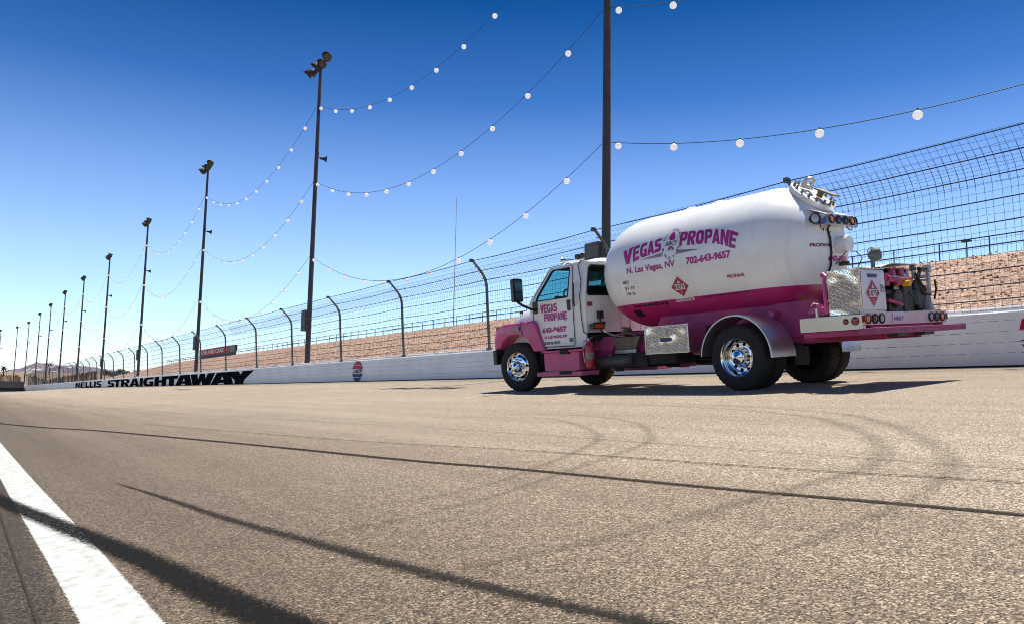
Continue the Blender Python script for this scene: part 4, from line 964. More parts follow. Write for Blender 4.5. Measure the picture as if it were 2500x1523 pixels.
# wheels ----------------------------------------------------------
def tyre(mb, c, ax):
    pf = [(.02, .285), (.0, .315), (-.004, .36), (-.004, .40), (.004, .445), (.02, .48), (.035, .497), (.05, .508), (.075, .51), (.08, .50), (.088, .50), (.093, .51), (.13, .512), (.135, .50), (.143, .50), (.148, .512), (.185, .51), (.19, .50), (.198, .50), (.203, .51), (.225, .508), (.24, .497), (.255, .48), (.27, .445), (.278, .40), (.27, .31), (.25, .285)]
    mb.lathe(pf, c, ax, 120, mod=lambda i, k, r: r-(.011 if (k % 3 == 0 and r > .49) else 0))
def make_wheel(kind, parent, c, side, steer=0):
    o = empty('wheel', c, steer, parent); ax = (0, -side, 0)    # lathe height runs inwards
    t = MB(); tyre(t, (0, 0, 0), ax); t.obj('tyre', BLACK, o, smooth=25)
    m_ = MB()
    if kind == 'front':
        m_.lathe([(.025, .285), (.008, .303), (.0, .300), (.006, .288), (.03, .275), (.05, .262), (.045, .245), (.025, .225), (.015, .20), (.012, .15), (.0, .10), (0, 0)], (0, 0, 0), ax, 48)
        rim = m_.obj('rim', CHROME, o, smooth=50)
        h = MB(); h.lathe([(.01, .13), (-.02, .125), (-.05, .10), (-.09, .09), (-.10, .07), (-.13, .0)], (0, 0, 0), ax, 8); h.obj('hub_cap', CHROME, o, smooth=15)
        nn = 10; rn, y0, y1 = .158, .02, -.055; rh_ = .232; hy_ = .02
    else:
        m_.lathe([(.025, .285), (.008, .303), (.0, .300), (.006, .288), (.03, .272), (.09, .262), (.15, .25), (.165, .235), (.165, .14), (.155, .13), (.155, 0)], (0, 0, 0), ax, 48)
        rim = m_.obj('rim', CHROME, o, smooth=50)
        h = MB(); h.lathe([(.16, .135), (.08, .13), (.03, .12), (.015, .105), (.01, .085), (-.035, .0)], (0, 0, 0), ax, 32); h.obj('hub_cap', CHROME, o, smooth=28)
        nn = 10; rn, y0, y1 = .165, .165, .12; rh_ = .20; hy_ = .16
    l0 = h0 = None
    for k in range(nn):
        a = 2*math.pi*(k+.3)/nn; a2 = 2*math.pi*(k+.8)/nn
        if kind == 'front':
            if l0 is None: l0 = MB().lathe([(0, .02), (.06, .019), (.075, .012), (.078, 0)], (0, 0, 0), (0, side, 0), 10).obj('lug_nut', CHROME, o, smooth=30); c = l0
            else: c = l0.copy(); COL.objects.link(c)
            c.location = (rn*math.cos(a), -side*y0, rn*math.sin(a))
        if h0 is None: h0 = MB().lathe([(0, .027), (.004, .025), (.004, 0)], (0, 0, 0), (0, side, 0), 16).obj('hand_hole', mat('hole_black', (.003, .003, .003), .95, spec=0), o, smooth=0); c = h0
        else: c = h0.copy(); COL.objects.link(c)
        c.location = (rh_*math.cos(a2), -side*hy_, rh_*math.sin(a2))
    return o
def w_at(kind, x, y, side, steer=0): return make_wheel(kind, T, (x, y, .51), side, steer)
w_at('front', 5.54, 1.15, 1, rad(12)); w_at('front', 5.54, -1.15, -1, rad(12))
for s_ in (1, -1):
    w_at('rear', 0, 1.2*s_, s_)
    i_ = empty('wheel', (0, .88*s_, .51), 0, T); t = MB(); tyre(t, (0, 0, 0), (0, -s_, 0)); t.obj('tyre', BLACK, i_, smooth=25)
    MB().lathe([(.0, .285), (.1, .27), (.1, .12), (.1, 0)], (0, 0, 0), (0, -s_, 0), 32).obj('rim', DARK, i_)
# rear mudguards
for s_ in (1, -1):
    m_ = MB(); n = 40
    for k in range(n+1):
        a = rad(4)+(math.pi-rad(3))*k/n; 
        for (r, y) in ((.635, 1.235), (.655, 1.235), (.665, 1.215), (.665, .64), (.655, .64), (.655, 1.205), (.635, 1.225)):
            m_.v.append((r*math.cos(a), y*s_, .5+r*math.sin(a)))
    for k in range(n):
        for i in range(6): m_.f.append((k*7+i, k*7+i+1, (k+1)*7+i+1, (k+1)*7+i))
    g = m_.obj('mudguard', mat('stainless', (.66, .68, .70), .30, .9, vary=.2, vscale=6), T, smooth=40)
    m_ = MB()
    for a in (40, 118): 
        M = Matrix.Translation((.70*math.cos(rad(a)), .66*s_, .5+.70*math.sin(rad(a)))) @ Matrix.Rotation(-rad(a), 4, 'Y'); m_.box(-.03, .06, -.06, .06, -.04, .04, M)
    m_.obj('bracket', PINK, g, bevel=.004)
# toolbox ----------------------------------------------------------
tb = empty('toolbox', (1.43, 1.15, .87), 0, T)
MB().box(-.48, .48, -.45, -.02, -.23, .23).obj('box_body', ALU, tb, bevel=.006)
MB().box(-.455, .455, -.019, 0, -.21, .21).obj('door', DIAM, tb, bevel=.004)
m_ = MB(); m_.box(-.49, -.468, -.02, .012, -.235, .235); m_.box(-.467, .48, -.02, .010, -.245, -.222); m_.box(.458, .48, -.02, .008, -.221, .235); m_.obj('door_frame', ALU, tb, bevel=.003)
m_ = MB(); m_.lathe([(0, .055), (.012, .05), (.012, .0)], (-.0, .0, .12), (0, 1, 0), 20); m_.box(-.035, .035, .01, .03, .10, .125); o = m_.obj('latch', STEEL, tb)
MB().box(-.12, .13, 0, .006, -.045, .02).obj('badge', BLUED, tb, bevel=.003)
# cab ---------------------------------------------------------------
cab = empty('cab', parent=T)
def sd(s_): return lambda u, v, k=0: (u, s_*((.98-(max(0, v-1.8))*.19)-.035*k), v)
WIN = [(5.02,1.82),(4.96,1.93),(4.60,2.36),(4.54,2.395),(4.06,2.395),(4.03,2.37),(4.03,1.86),(4.05,1.82)]
for s_ in (1, -1):
    m_ = MB(); m_.plate([(5.24,1.8),(4.62,2.45),(3.62,2.47),(3.55,2.40),(3.55,1.8)], sd(s_), [WIN])
    m_.plate([(5.24,1.8),(3.55,1.8),(3.55,1.12),(3.60,.90),(3.66,.84),(5.24,.84)], sd(s_)); m_.obj('side_panel', WHITE, cab, smooth=0, bevel=.004)
    dr = empty('door', parent=T); f2 = lambda u, v, k=0, s_=s_: (u, s_*(.994-(max(0, v-1.8))*.19-.012*k), v)
    DO = [(5.10,1.8),(5.10,1.0),(5.06,.90),(3.93,.885),(3.90,.93),(3.90,1.8)]
    DU = [(5.10,1.8),(5.04,1.94),(4.63,2.42),(4.56,2.435),(4.02,2.435),(3.97,2.40),(3.90,1.8)]
    m_ = MB(); m_.plate(DO, f2); m_.plate(DU, f2, [WIN]); m_.obj('door_panel', WHITE, dr, smooth=0, bevel=.004)
    ln = [f2(u, v, -.3) for u, v in [(3.885,1.8),(3.885,.92),(3.92,.87),(5.07,.885),(5.115,.99),(5.115,1.8)]]; ln2 = [f2(u, v, .8) for u, v in [(3.885,1.8),(3.955,2.41),(4.02,2.45),(4.57,2.45),(4.64,2.44),(5.06,1.95),(5.115,1.8)]]
    m_ = MB(); m_.tube(ln, .007, 5); m_.tube(ln2, .006, 5); m_.obj('door_seal', BLACK, dr)
    g = [(5.0,1.83),(4.95,1.92),(4.585,2.35),(4.53,2.385),(4.07,2.385),(4.045,2.36),(4.045,1.87),(4.06,1.83)]
    fr = MB(); fr.plate([(5.035,1.808),(4.97,1.94),(4.61,2.375),(4.545,2.41),(4.05,2.41),(4.018,2.38),(4.018,1.85),(4.035,1.808)], lambda u, v, k, s_=s_: (u, s_*(.999-(max(0, v-1.8))*.19-.03*k), v), [g]); fr.obj('window_frame', BLACK, dr, smooth=0)
    MB().poly(g, lambda u, v, s_=s_: (u, s_*(.985-(max(0, v-1.8))*.19), v)).obj('window_glass', GLASS, dr, smooth=0, recalc=False)
    # dark sill and divider low in the window
    m_ = MB(); m_.tube([f2(3.86,2.06,-2), f2(3.83,2.03,-4), f2(3.80,1.72,-4), f2(3.82,1.62,-2)], .015, 8); m_.obj('grab_handle', BPLAS, cab)
    m_ = MB(); m_.plate([(3.95,1.76),(3.96,1.55),(4.03,1.55),(4.05,1.76)], lambda u, v, k, s_=s_: (u, s_*(1.012-.02*k), v)); m_.obj('door_handle', BPLAS, dr, smooth=0, bevel=.008)
    if s_ == 1:
        dm = MAG
        def dt(s, x0, x1, z0, z1, material, bold=.02, glyph=False):
            m_ = MB(); fn = lambda u, v: (x0+(x1-x0)*u, 1.0, z0+(z1-z0)*v)
            if glyph:
                n = len(s); wd = (x0-x1)/n
                for i, c_ in enumerate(s):
                    stick(glyph_tris(c_), lambda u, v, i=i: (x0-wd*(i+.03+.93*u)-.012*(1-v), 1.0, z0+(z1-z0)*v+(.0 if i else 0)), m_, 1)
            else: stick(text_tris(s, bold), fn, m_, 1)
            m_.obj('lettering', material, dr, smooth=0, recalc=False)
        dt('VEGAS', 4.88, 4.36, 1.565, 1.73, dm, glyph=True); dt('PROPANE', 4.78, 4.07, 1.395, 1.548, dm, glyph=True)
        dt('INC.', 4.16, 4.07, 1.36, 1.385, dm, .01); dt('643-9657', 4.85, 4.10, 1.155, 1.275, dm, .06); dt('N. LAS VEGAS, NV', 4.79, 4.10, 1.035, 1.105, dm, .05); dt('US DOT# 252715', 4.82, 4.32, .925, .985, BLKT, .04)
        MB().box(3.93, 4.04, .985, .999, .95, 1.03).obj('sticker', mat('green_sticker', (.12, .22, .18), .5, vary=.4, vscale=30), dr)
# windscreen, roof, back wall
gl = MB(); gl.add([(5.20,.90,1.82),(5.20,-.90,1.82),(4.66,-.80,2.40),(4.66,.80,2.40)], [(0,1,2,3)]); gl.obj('windscreen', GLASS, cab, smooth=0)
m_ = MB(); xs_ = [4.64, 4.45, 4.1, 3.75, 3.60, 3.54]; zt = [2.45, 2.50, 2.53, 2.55, 2.55, 2.47]
nn_ = 13
for x, z in zip(xs_, zt):
    for k in range(nn_):
        t = -1+2*k/(nn_-1); m_.v.append((x, .865*t, 2.44+(z-2.44)*(1-abs(t)**4) if z > 2.45 else 2.445+.01*(1-t*t)))
for j in range(len(xs_)-1):
    for k in range(nn_-1): m_.f.append((j*nn_+k, j*nn_+k+1, (j+1)*nn_+k+1, (j+1)*nn_+k))
m_.obj('roof', WHITE, cab, smooth=50)
m_ = MB(); m_.tube([(4.66, .85, 2.445), (4.2, .865, 2.455), (3.6, .865, 2.475)], .014, 6); m_.tube([(5.22, .93, 1.83), (4.64, .83, 2.44)], .035, 8); m_.obj('gutter', WHITE, cab); m_ = MB(); m_.tube([(4.66, -.85, 2.445), (3.6, -.865, 2.475)], .014, 6); m_.tube([(5.22, -.93, 1.83), (4.64, -.83, 2.44)], .035, 8); m_.obj('gutter', WHITE, cab)
BW = [(.90,1.86),(.88,1.83),(-.88,1.83),(-.90,1.86),(-.82,2.32),(-.76,2.37),(.76,2.37),(.82,2.32)]
m_ = MB(); m_.plate([(.975,1.10),(.98,1.8),(.865,2.47),(-.865,2.47),(-.98,1.8),(-.975,1.10)], lambda u, v, k: (3.548+.03*k, u, v), [BW]); m_.obj('back_panel', WHITE, cab, smooth=0, bevel=.003)
MB().plate([(.93,1.85),(.89,1.80),(-.89,1.80),(-.93,1.85),(-.85,2.34),(-.78,2.40),(.78,2.40),(.85,2.34)], lambda u, v, k: (3.54+.02*k, u, v), [[(p[0]*.985, p[1]) for p in BW]]).obj('rear_window_seal', BLACK, cab, smooth=0)
MB().poly(BW, lambda u, v: (3.556, u, v)).obj('rear_window', glass_mat('privacy_glass', (.22, .42, .40)), cab, smooth=0)
m_ = MB()
for y in (.62, .36, .05, -.2, -.5): m_.box(3.532, 3.549, y-.012, y+.012, 1.14, 1.62)
m_.obj('panel_ribs', WHITE, cab, bevel=.006)
MB().box(3.54, 3.548, .80, .93, 1.60, 1.68).obj('warning_label', mat('label_red', (.4, .04, .04), .5, vary=.6, vscale=30), cab)
m_ = MB(); m_.box(3.46, 3.545, .60, .70, 1.36, 1.50); m_.tube([(3.5, .66, 1.36), (3.5, .64, 1.06)], .014, 6); m_.obj('junction_box', BPLAS, cab)
o = MB().box(3.38, 3.50, .66, .95, 1.16, 1.27).obj('marker_lamp', BPLAS, T, bevel=.01); MB().box(3.373, 3.382, .70, .91, 1.175, 1.25).obj('lens', ORG, o, bevel=.003)
MB().box(3.37, 3.50, .64, .96, 1.272, 1.283).obj('lamp_shelf', ALU, cab)
o = MB().cyl((3.548, .55, 1.26), (3.52, .55, 1.26), .045, 16).obj('trailer_socket', BPLAS, cab)
m_ = MB(); m_.tube([(3.70, .875, 2.48), (3.78, .895, 2.42), (3.88-.22, .95, 2.1), (3.67, 1.0, 1.8), (3.66, 1.0, 1.4), (3.62, 1.0, 1.12), (3.5, 1.0, 1.05)], .009, 5); m_.obj('aerial_cable', BLACK, cab)
m_ = MB(); m_.box(3.58, 5.15, -.9, .9, .96, 1.06); m_.obj('cab_floor', DARK, cab)
m_ = MB(); m_.box(3.6, 4.60, -.80, .80, 2.405, 2.43)
LIN = mat('cab_lining', (.035, .04, .04), .85); m_.obj('headliner', LIN, cab)
for s_ in (1, -1):
    m_ = MB(); m_.box(3.60, 5.05, s_*.93-.008, s_*.93+.008, 1.06, 1.80); m_.obj('door_lining', LIN, cab)
    m_ = MB(); m_.plate([(3.60,1.8),(4.0,1.8),(4.0,2.40),(3.60,2.42)], lambda u, v, k, s_=s_: (u, s_*(.935-(max(0, v-1.8))*.19-.01*k), v)); m_.obj('pillar_lining', LIN, cab)
m_ = MB(); m_.plate([(.92,1.10),(.92,1.8),(.82,2.42),(-.82,2.42),(-.92,1.8),(-.92,1.10)], lambda u, v, k: (3.585+.01*k, u, v), [BW]); m_.obj('back_lining', LIN, cab, smooth=0)
m_ = MB(); m_.box(3.9, 4.4, .15, .75, 1.06, 1.42); m_.box(3.75, 3.95, .15, .75, 1.42, 2.02); m_.box(3.9, 4.4, -.75, -.05, 1.06, 1.42); m_.box(3.75, 3.95, -.75, -.05, 1.42, 1.98); m_.obj('seats', SEATM, cab, bevel=.05)
m_ = MB(); m_.box(4.72, 5.2, -.9, .9, 1.5, 1.84); m_.box(4.75, 4.9, .25, .6, 1.84, 1.92); m_.obj('dashboard', BPLAS, cab, bevel=.03)
m_ = MB(); cW = Vector((4.52, .42, 1.86)); nW2 = Vector((-.85, 0, .52)).normalized(); a1 = Vector((0, 1, 0)); b1 = nW2.cross(a1)
m_.tube([cW+a1*.21*math.cos(t)+b1*.21*math.sin(t) for t in [2*math.pi*k/24 for k in range(25)]], .016, 6)
for a in (.2, 2.9, 4.7): m_.tube([cW, cW+a1*.2*math.cos(a)+b1*.2*math.sin(a)], .014, 6)
m_.tube([cW, (4.8, .42, 1.68)], .03, 8); m_.obj('steering_wheel', BPLAS, cab)
# roof fittings
m_ = MB(); m_.lathe([(0, .02), (.05, .022), (.2, .03), (.27, .06), (.29, .075), (.28, .06)], (4.2, .62, 2.575), (1, .1, .03), 16); m_.box(4.05, 4.3, .60, .64, 2.52, 2.57); m_.obj('air_horn', CHROME, cab)
m_ = MB(); m_.box(3.92, 4.06, .60, .72, 2.555, 2.66); m_.box(3.80, 3.90, .60, .72, 2.565, 2.67); m_.obj('beacons', BPLAS, cab, bevel=.02)
m_ = MB(); m_.tube([(3.62, .82, 2.50), (3.62, .82, 2.56), (3.62, .82, 2.61)], [.02, .02, .012], 6); m_.tube([(3.62, .82, 2.60), (3.62, .81, 2.78)], .004, 4); m_.obj('aerial', BPLAS, cab)
# bonnet
m_ = MB(); st = [(5.18, 1.80, .90), (5.5, 1.79, .87), (5.85, 1.755, .82), (6.1, 1.69, .78), (6.3, 1.59, .74), (6.42, 1.46, .70), (6.47, 1.28, .68), (6.47, .86, .66)]
pr_ = []
for x, z, wd in st:
    row = []
    for k in range(17):
        t = -1+2*k/16; yy = wd*(abs(t)**.8)*(1 if t > 0 else -1) if t else 0; drop = .30*abs(t)**5 + .05*t*t
        row.append((x-(.10*t*t if x > 6.2 else 0), yy, z-drop))
    pr_.append([(row[0][0], row[0][1]-.03, .86)] + row + [(row[-1][0], row[-1][1]+.03, .86)])
for r_ in pr_: m_.v += r_
n = len(pr_[0])
for j in range(len(pr_)-1):
    for k in range(n-1): m_.f.append((j*n+k, j*n+k+1, (j+1)*n+k+1, (j+1)*n+k))
bn = m_.obj('bonnet', WHITE, T, smooth=50)
m_ = MB(); stick(text_tris('17', .02), lambda u, v: (5.69-.09*u, .885, 1.545+.07*v), m_, 1); m_.obj('lettering', BLKT, bn, smooth=0, recalc=False)
m_ = MB(); m_.box(5.62, 5.72, .862, .875, 1.62, 1.68); m_.obj('side_badge', BPLAS, bn)
m_ = MB(); m_.box(6.44, 6.485, -.5, .5, 1.0, 1.32); m_.obj('grille', BPLAS, T)
for s_ in (1, -1):
    FE = [(6.33,.88),(6.335,1.14),(6.26,1.30),(6.12,1.39),(5.95,1.425),(5.06,1.435),(5.0,1.40),(4.955,1.32),(4.90,1.14),(4.77,.86),(4.74,.80),(5.06,.80),(5.12,.90),(5.22,1.06),(5.38,1.16),(5.60,1.19),(5.84,1.16),(6.04,1.06),(6.16,.90)]
    def ff(u, v, h, s_=s_):
        yo = 1.15 if u > 5.3 else 1.15-(5.3-u)*.20
        return (u, s_*((yo-h) if h >= 0 else (.62 if u > 5.25 else .99)), v)
    m_ = MB(); m_.round_plate(FE, ff, .05)
    fe = m_.obj('fender', PINK, T, smooth=50)
    bm_ = bmesh.new(); bm_.from_mesh(fe.data); bmesh.ops.remove_doubles(bm_, verts=bm_.verts, dist=.0005); bmesh.ops.recalc_face_normals(bm_, faces=bm_.faces); bm_.to_mesh(fe.data); bm_.free(); fe.data.set_sharp_from_angle(angle=rad(50))
    m_ = MB(); m_.tube([(5.36, s_*.9, 1.437), (5.38, s_*1.14, 1.43), (5.36, s_*1.153, 1.30), (5.32, s_*1.153, 1.14)], .006, 5); m_.obj('panel_gap', BLACK, fe)
    m_ = MB(); m_.box(5.44, 5.53, s_*1.145, s_*1.156, 1.24, 1.37); m_.obj('side_emblem', mat('worn_emblem', (.45, .38, .4), .5, .3, vary=.5, vscale=25), fe)
    m_ = MB(); m_.box(6.18, 6.34, s_*.72, s_*1.08, 1.22, 1.38); m_.obj('headlamp', mat('headlamp_red', (.5, .03, .02), .2), T, bevel=.02)
    m_ = MB(); m_.add([(5.0, s_*.68, .60), (6.25, s_*.68, .60), (6.25, s_*.68, 1.35), (5.0, s_*.68, 1.35)], [(0,1,2,3)]); m_.box(4.98, 5.0, min(s_*.68, s_*.96), max(s_*.68, s_*.96), .55, 1.3); m_.obj('wheel_housing', DARK, fe)
    # step box
    stp = MB(); stp.box(3.60, 4.63, s_*.78 if s_ > 0 else -1.18, 1.18 if s_ > 0 else -.78, .40, .76); so_ = stp.obj('step_box', PINK, T, bevel=.01)
    m_ = MB(); m_.box(3.46, 4.66, .80 if s_ > 0 else -1.215, 1.215 if s_ > 0 else -.80, .762, .80); m_.box(3.47, 4.80, .80 if s_ > 0 else -1.25, 1.25 if s_ > 0 else -.80, .30, .385); m_.obj('step_plate', PINK, so_, bevel=.006)
    m_ = MB(); m_.box(3.85, 4.1, s_*1.1, s_*1.222, .72, .803); m_.box(3.75, 4.1, s_*1.1, s_*1.256, .335, .388); m_.obj('tread_pad', BLACK, so_)
    # mirror
    mi = empty('mirror', (5.08, s_*1.42, 2.05), 0, T)
    m_ = MB(); m_.plate([(-.12,-.21),(-.10,-.235),(.10,-.235),(.12,-.21),(.125,.20),(.10,.235),(-.09,.235),(-.12,.21)], lambda u, v, k: (-.045+.11*k, u*(1-.15*k), v)); m_.obj('mirror_housing', BPLAS, mi, bevel=.02)
    m_ = MB(); m_.box(-.066, -.062, -.095, .095, -.02, .20); m_.box(-.066, -.062, -.095, .095, -.19, -.05); m_.obj('mirror_glass', CHROME, mi)
    m_ = MB(); m_.tube([(.0, 0, -.23), (-.02, -s_*.10, -.30), (-.05, -s_*.30, -.38), (-.06, -s_*.42, -.40)], .03, 8); m_.box(-.12, .02, -s_*.44-.03, -s_*.44+.03, -.48, -.24); m_.obj('mirror_arm', BPLAS, mi, bevel=.01)
m_ = MB(); m_.plate([(-1.22,6.18),(-1.22,6.30),(-1.0,6.44),(-.5,6.52),(.5,6.52),(1.0,6.44),(1.22,6.30),(1.22,6.18)], lambda u, v, k: (v, u, .58+.31*k)); m_.obj('front_bumper', BPLAS, T, smooth=0, bevel=.02)
# extinguisher
ex = empty('fire_extinguisher', (3.42, 1.06, .44), 0, T)
MB().lathe([(0, 0), (0, .085), (.02, .092), (.40, .092), (.45, .07), (.48, .03), (.5, .03)], (0, 0, 0), (0, 0, 1), 24).obj('cylinder_body', REDP, ex)
m_ = MB(); m_.box(-.03, .03, -.02, .02, .48, .55); m_.tube([(.0, 0, .54), (-.10, .0, .57)], .010, 6); m_.tube([(0, 0, .52), (.12, .03, .5), (.14, .04, .3), (.12, .03, .1)], .014, 6); m_.obj('valve_head', STEEL, ex)
MB().lathe([(.28, .094), (.22, .095), (.16, .094)], (0, 0, 0), (0, 0, 1), 24).obj('label_band', mat('torn_label', (.45, .3, .3), .5, vary=.7, vscale=25), ex)
MB().box(-.02, .06, -.13, -.10, .0, .5).obj('bracket', DARK, ex)

# rear deck ----------------------------------------------------------
dk = T
MB().box(-2.04, -1.1, -1.13, 1.13, .965, 1.01).obj('deck_plate', mat('deck_alu', (.55, .54, .53), .35, .9, vary=.3, vscale=6), dk, bevel=.004)
for s_ in (1, -1):
    b_ = MB().box(-2.045, -1.1, 1.10 if s_ > 0 else -1.16, 1.16 if s_ > 0 else -1.10, .81, 1.015).obj('side_beam', ALU, dk, bevel=.006)
    for x, r in ((-1.80, .032), (-1.935, .048)):
        m_ = MB().lathe([(0, r+.008), (.006, r+.008), (.008, r)], (x, s_*1.16, .925), (0, s_, 0), 20); m_.mi = 1; m_.lathe([(.006, r), (.012, r*.6), (.014, 0)], (x, s_*1.16, .925), (0, s_, 0), 20).obj('side_lamp', [BLACK, LRED], b_)
    MB().box(-2.1, -1.12, s_*1.08-.04, s_*1.08+.04, .73, .808).obj('side_rail', PINKD, dk, bevel=.008)
m_ = MB(); m_.box(-2.0, -1.15, -.9, .9, .80, .96); m_.box(-1.2, -1.1, -1.0, 1.0, .70, .96); m_.obj('deck_subframe', PINKD, dk)
rp_ = MB().box(-2.075, -2.046, -1.17, 1.17, .86, 1.03).obj('rear_plate', mat('rear_plate_alu', (.66, .56, .60), .25, .85, vary=.2, vscale=5), dk, bevel=.005)
for y, mm in ((1.09, LAMB), (.91, LDRED), (.73, LCLR), (-.68, LCLR), (-.85, LDRED), (-1.02, LAMB)):
    m_ = MB().lathe([(0, .072), (.012, .072), (.016, .058), (.008, .052)], (-2.076, y, .945), (-1, 0, 0), 24); m_.mi = 1
    m_.lathe([(.007, .053), (.016, .03), (.018, 0)], (-2.076, y, .945), (-1, 0, 0), 24).obj('tail_lamp', [BLACK, mm], rp_)
for y in (1.155, -1.175): MB().box(-2.09, -2.04, y, y+.02, .90, .99).obj('side_reflector', LRED, rp_)
m_ = MB().box(-2.083, -2.077, .13, .44, .885, 1.02); m_.mi = 1
stick(text_tris('44406 P', .02), lambda u, v: (-2.085, .42-.27*u, .90+.07*v), m_, 1); m_.obj('number_plate', [mat('plate_white', (.6, .58, .62), .4), mat('plate_blue', (.1, .08, .2), .4)], rp_, smooth=0, recalc=False)
m_ = MB(); m_.box(-2.30, -2.08, -1.27, 1.33, .735, .82); sb = m_.obj('step_bumper', mat('bumper_pink', (.32, .045, .16), .4, vary=.3, vscale=5), dk, bevel=.008)
m_ = MB(); stick(text_tris('HELP US FIGHT BREAST CANCER', .0), lambda u, v: (-2.303, .85-1.9*u, .75+.05*v), m_, 1); m_.obj('lettering', mat('faded_letter', (.42, .15, .26), .5), sb, smooth=0, recalc=False)
for y in (.45, -.30): MB().box(-2.28, -2.12, y, y+.27, .69, .734).obj('step_bracket', BPLAS, sb)
for s_ in (1, -1): MB().box(-2.3, -2.2, s_*1.0, s_*1.0+.09, .821, .83)
# cabinet
cb = MB().box(-.225, .225, -.34, .338, -.29, .30).obj('meter_cabinet', mat('cabinet_alu', (.68, .69, .71), .3, .9, vary=.15, vscale=4), T, bevel=.01); cb.location = (-1.765, .755, 1.32)
MB().box(-.225, .225, .340, .352, -.30, .305).obj('side_sheet', DIAM, cb, bevel=.004)
m_ = MB(); m_.box(-.24, .24, -.35, .355, .302, .318); m_.obj('cabinet_lid', DIAM, cb, bevel=.004)
m_ = MB(); m_.box(-.243, -.226, .322, .354, -.3, .301); m_.obj('corner_trim', DIAM, cb)
dd = MB().box(-.245, -.230, -.315, .30, -.26, .27).obj('cabinet_door', mat('cabinet_door', (.72, .72, .74), .28, .9, vary=.12, vscale=3), cb, bevel=.006)
placard(cb, lambda u, v, o: (-.2455-o*.5, .03-u*.185, -.03+v*.195))
MB().box(-.252, -.2455, -.10, .13, .185, .235).obj('badge', BLUED, cb)
m_ = MB(); m_.box(-.262, -.2455, -.28, -.20, -.02, .10); m_.cyl((-.262, -.24, .06), (-.275, -.24, .06), .022, 12); m_.obj('latch', STEEL, cb, bevel=.004)
# round work light on the cabinet
m_ = MB(); m_.tube([(-1.85, .42, 1.63), (-1.85, .42, 1.80)], .03, 8); m_.lathe([(0, 0), (0, .05), (.06, .095), (.13, .10), (.15, .085)], (-1.80, .42, 1.84), (-.7, -.7, .15), 20); m_.tube([(-1.85+.0, .42+.13*math.cos(t), 1.85+.10*math.sin(t)) for t in [rad(20)+rad(200)*k/12 for k in range(13)]], .008, 5); m_.obj('work_light', mat('work_light_grey', (.12, .13, .12), .5), T)
# pump and meter assembly
pm = empty('pump_assembly', (-1.88, 0, 0), 0, T)
m_ = MB(); n = 10
for k in range(n+1):
    t = k/n; y = .40-.98*t; z = 1.66+.07*math.sin(min(1, t*2.2)*math.pi/2); m_.v += [(.42, y, z), (-.06, y, z), (-.06, y, z-.012), (.42, y, z-.012)]
for k in range(n):
    for i in range(4): m_.f.append((k*4+i, k*4+(i+1) % 4, (k+1)*4+(i+1) % 4, (k+1)*4+i))
m_.obj('hood_sheet', mat('hood_sheet', (.55, .53, .48), .4, .6, vary=.3, vscale=8), pm, smooth=40)
m_ = MB(); m_.box(-.02, .38, -.50, .10, 1.40, 1.66); m_.box(.1, .4, -.55, .35, 1.02, 1.40); m_.obj('meter_housing', DARK, pm, bevel=.02)
m_ = MB(); m_.box(-.05, -.02, -.10, .02, 1.30, 1.6); m_.box(-.04, .0, -.45, -.38, 1.35, 1.66); m_.cyl((.1, -.25, 1.52), (-.06, -.25, 1.52), .09, 20); m_.obj('meter_face', STEEL, pm, bevel=.01)
m_ = MB(); m_.tube([(-.08, .30, 1.50), (-.08, .0, 1.49), (-.08, -.22, 1.47)], .052, 12); m_.tube([(-.08, .12, 1.5), (-.08, .12, 1.62)], .045, 10); m_.tube([(-.08, -.12, 1.48), (-.08, -.12, 1.62)], .045, 10)
for y in (.12, -.12):
    m_.lathe([(-.01, .05), (.01, .05)], (-.08, y, 1.635), (0, 0, 1), 14, cap=True)
    for k in range(8): a = k*math.pi/4; m_.cyl((-.08+.05*math.cos(a), y+.05*math.sin(a), 1.63), (-.08+.05*math.cos(a), y+.05*math.sin(a), 1.66), .012, 6)
m_.cyl((-.06, .27, 1.40), (-.06, .27, 1.58), .045, 14); m_.cyl((-.10, .03, 1.40), (-.10, .03, 1.50), .05, 14)
m_.tube([(-.10, .35, 1.20), (-.12, .12, 1.16), (-.12, -.02, 1.13)], [.03, .028, .025], 10); m_.obj('valve_body', mat('pink_cast', (.42, .03, .13), .35, coat=.3, vary=.3, vscale=12), pm)
MB().cyl((-.10, -.13, 1.43), (-.20, -.14, 1.43), .045, 18).obj('yellow_cap', mat('yellow_cap', (.8, .42, .02), .35), pm)
MB().cyl((-.06, -.26, 1.48), (-.16, -.27, 1.48), .045, 18).obj('red_cap', REDP, pm)
m_ = MB(); m_.tube([(-.13, .22, 1.535), (-.13, -.2, 1.50), (-.1, -.35, 1.49)], .014, 6); m_.tube([(-.1, -.05, 1.6), (-.05, -.25, 1.55), (-.05, -.42, 1.45)], .010, 5); m_.obj('steel_rod', STEEL, pm)
m_ = MB(); m_.box(-.05, .2, -.35, .2, 1.01, 1.16); m_.cyl((.1, .05, 1.22), (-.12, .05, 1.22), .13, 22); m_.box(-.08, .1, -.44, -.18, 1.04, 1.40); m_.cyl((-.02, -.35, 1.04), (-.02, -.35, 1.44), .07, 14); m_.box(-.06, .1, .12, .38, 1.28, 1.34); m_.obj('pump_body', GREYM, pm, bevel=.012)
m_ = MB(); m_.box(-.1, .08, -.62, -.48, 1.12, 1.5); m_.box(-.08, .1, -.85, -.6, 1.05, 1.30); m_.cyl((-.02, -.52, 1.12), (-.02, -.52, 1.36), .10, 16); m_.obj('hose_reel_motor', BPLAS, pm, bevel=.02)
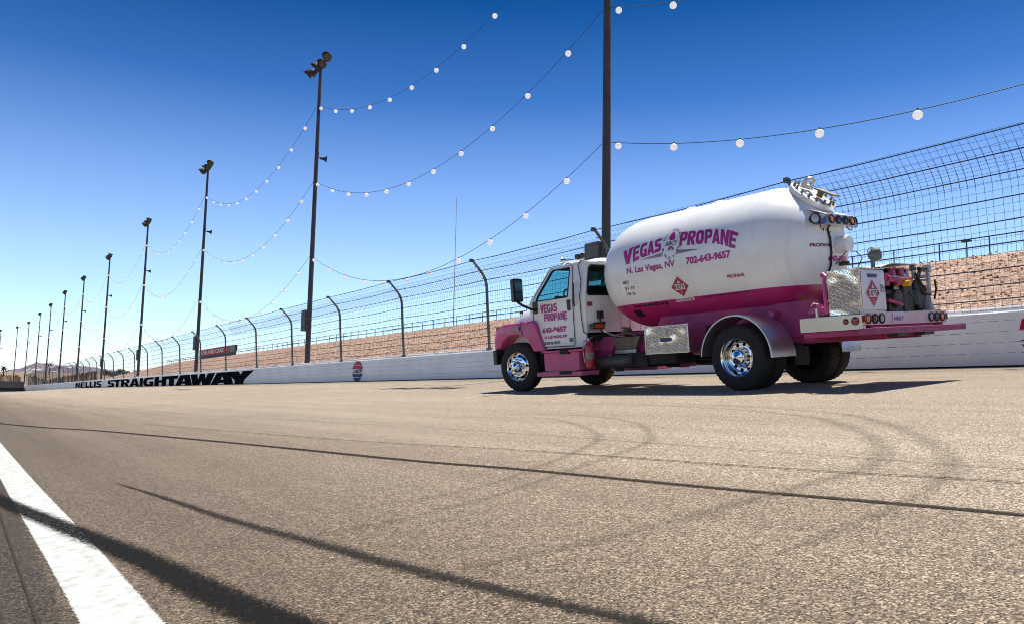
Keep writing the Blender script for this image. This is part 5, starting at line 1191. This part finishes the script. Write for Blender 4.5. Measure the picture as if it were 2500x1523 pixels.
m_ = MB(); m_.lathe([(0, .15), (.03, .14), (.16, .10), (.22, .09), (.22, 0)], (-.02, -.88, 1.02), (0, 0, 1), 20); m_.box(-.15, .1, -1.1, -.55, 1.011, 1.05); m_.cyl((-.02, -.86, 1.2), (-.02, -.86, 1.42), .06, 14); m_.obj('reel_base', mat('cast_grey', (.25, .26, .26), .5, .4, vary=.3, vscale=8), pm)
m_ = MB(); m_.tube([(-.02, -.63, 1.1), (-.02, -.63, 1.72)], .03, 10); m_.tube([(-.02, -1.07, 1.25), (-.02, -1.07, 1.72)], .03, 10); m_.box(-.05, .02, -.66, -.60, 1.64, 1.74); m_.box(-.06, .03, -1.11, -1.03, 1.62, 1.73); m_.tube([(-.02, -.66, 1.56), (-.02, -1.05, 1.57)], .025, 8); m_.tube([(-.02, -.66, 1.49), (-.02, -1.05, 1.50)], .022, 8); m_.obj('reel_posts', STEEL, pm)
m_ = MB(); pts = [(-.08, -.66, 1.66)]
for k in range(15):
    a = rad(95-200*k/14); pts.append((-.09, -.86+.27*math.cos(a), 1.475+.19*math.sin(a)))
m_.tube(pts, .026, 10); m_.tube([(-.1, -.50, 1.60), (-.12, -.62, 1.44), (-.1, -.80, 1.34)], .018, 8); m_.tube([(-.1, -1.1, 1.5), (-.13, -1.06, 1.36), (-.11, -1.02, 1.2)], .014, 6); m_.tube([(-.13, -.2, 1.3), (-.15, -.32, 1.22), (-.14, -.30, 1.05)], .012, 6)
m_.obj('delivery_hose', BLACK, pm)
# pink pipework beside the cabinet
m_ = MB(); m_.tube([(-1.43, 1.0, 1.58), (-1.43, 1.0, 1.05)], .026, 10); m_.tube([(-1.15, .95, 1.10), (-1.45, .95, 1.12)], .05, 10); m_.cyl((-1.30, .95, 1.05), (-1.30, .95, 1.2), .045, 12); m_.tube([(-1.2, .7, 1.12), (-1.0, .5, 1.16)], .06, 10); m_.cyl((-1.46, 1.0, 1.56), (-1.40, .98, 1.61), .04, 12); m_.obj('side_pipework', PINK, T)
m_ = MB(); m_.tube([(-1.28, 1.0, 1.02), (-1.28, 1.0, 1.14)], .02, 6); m_.tube([(-1.2, 1.0, 1.18), (-1.25, 1.02, 1.22), (-1.32, 1.0, 1.20)], .010, 6); m_.obj('side_fitting', ALU, T)
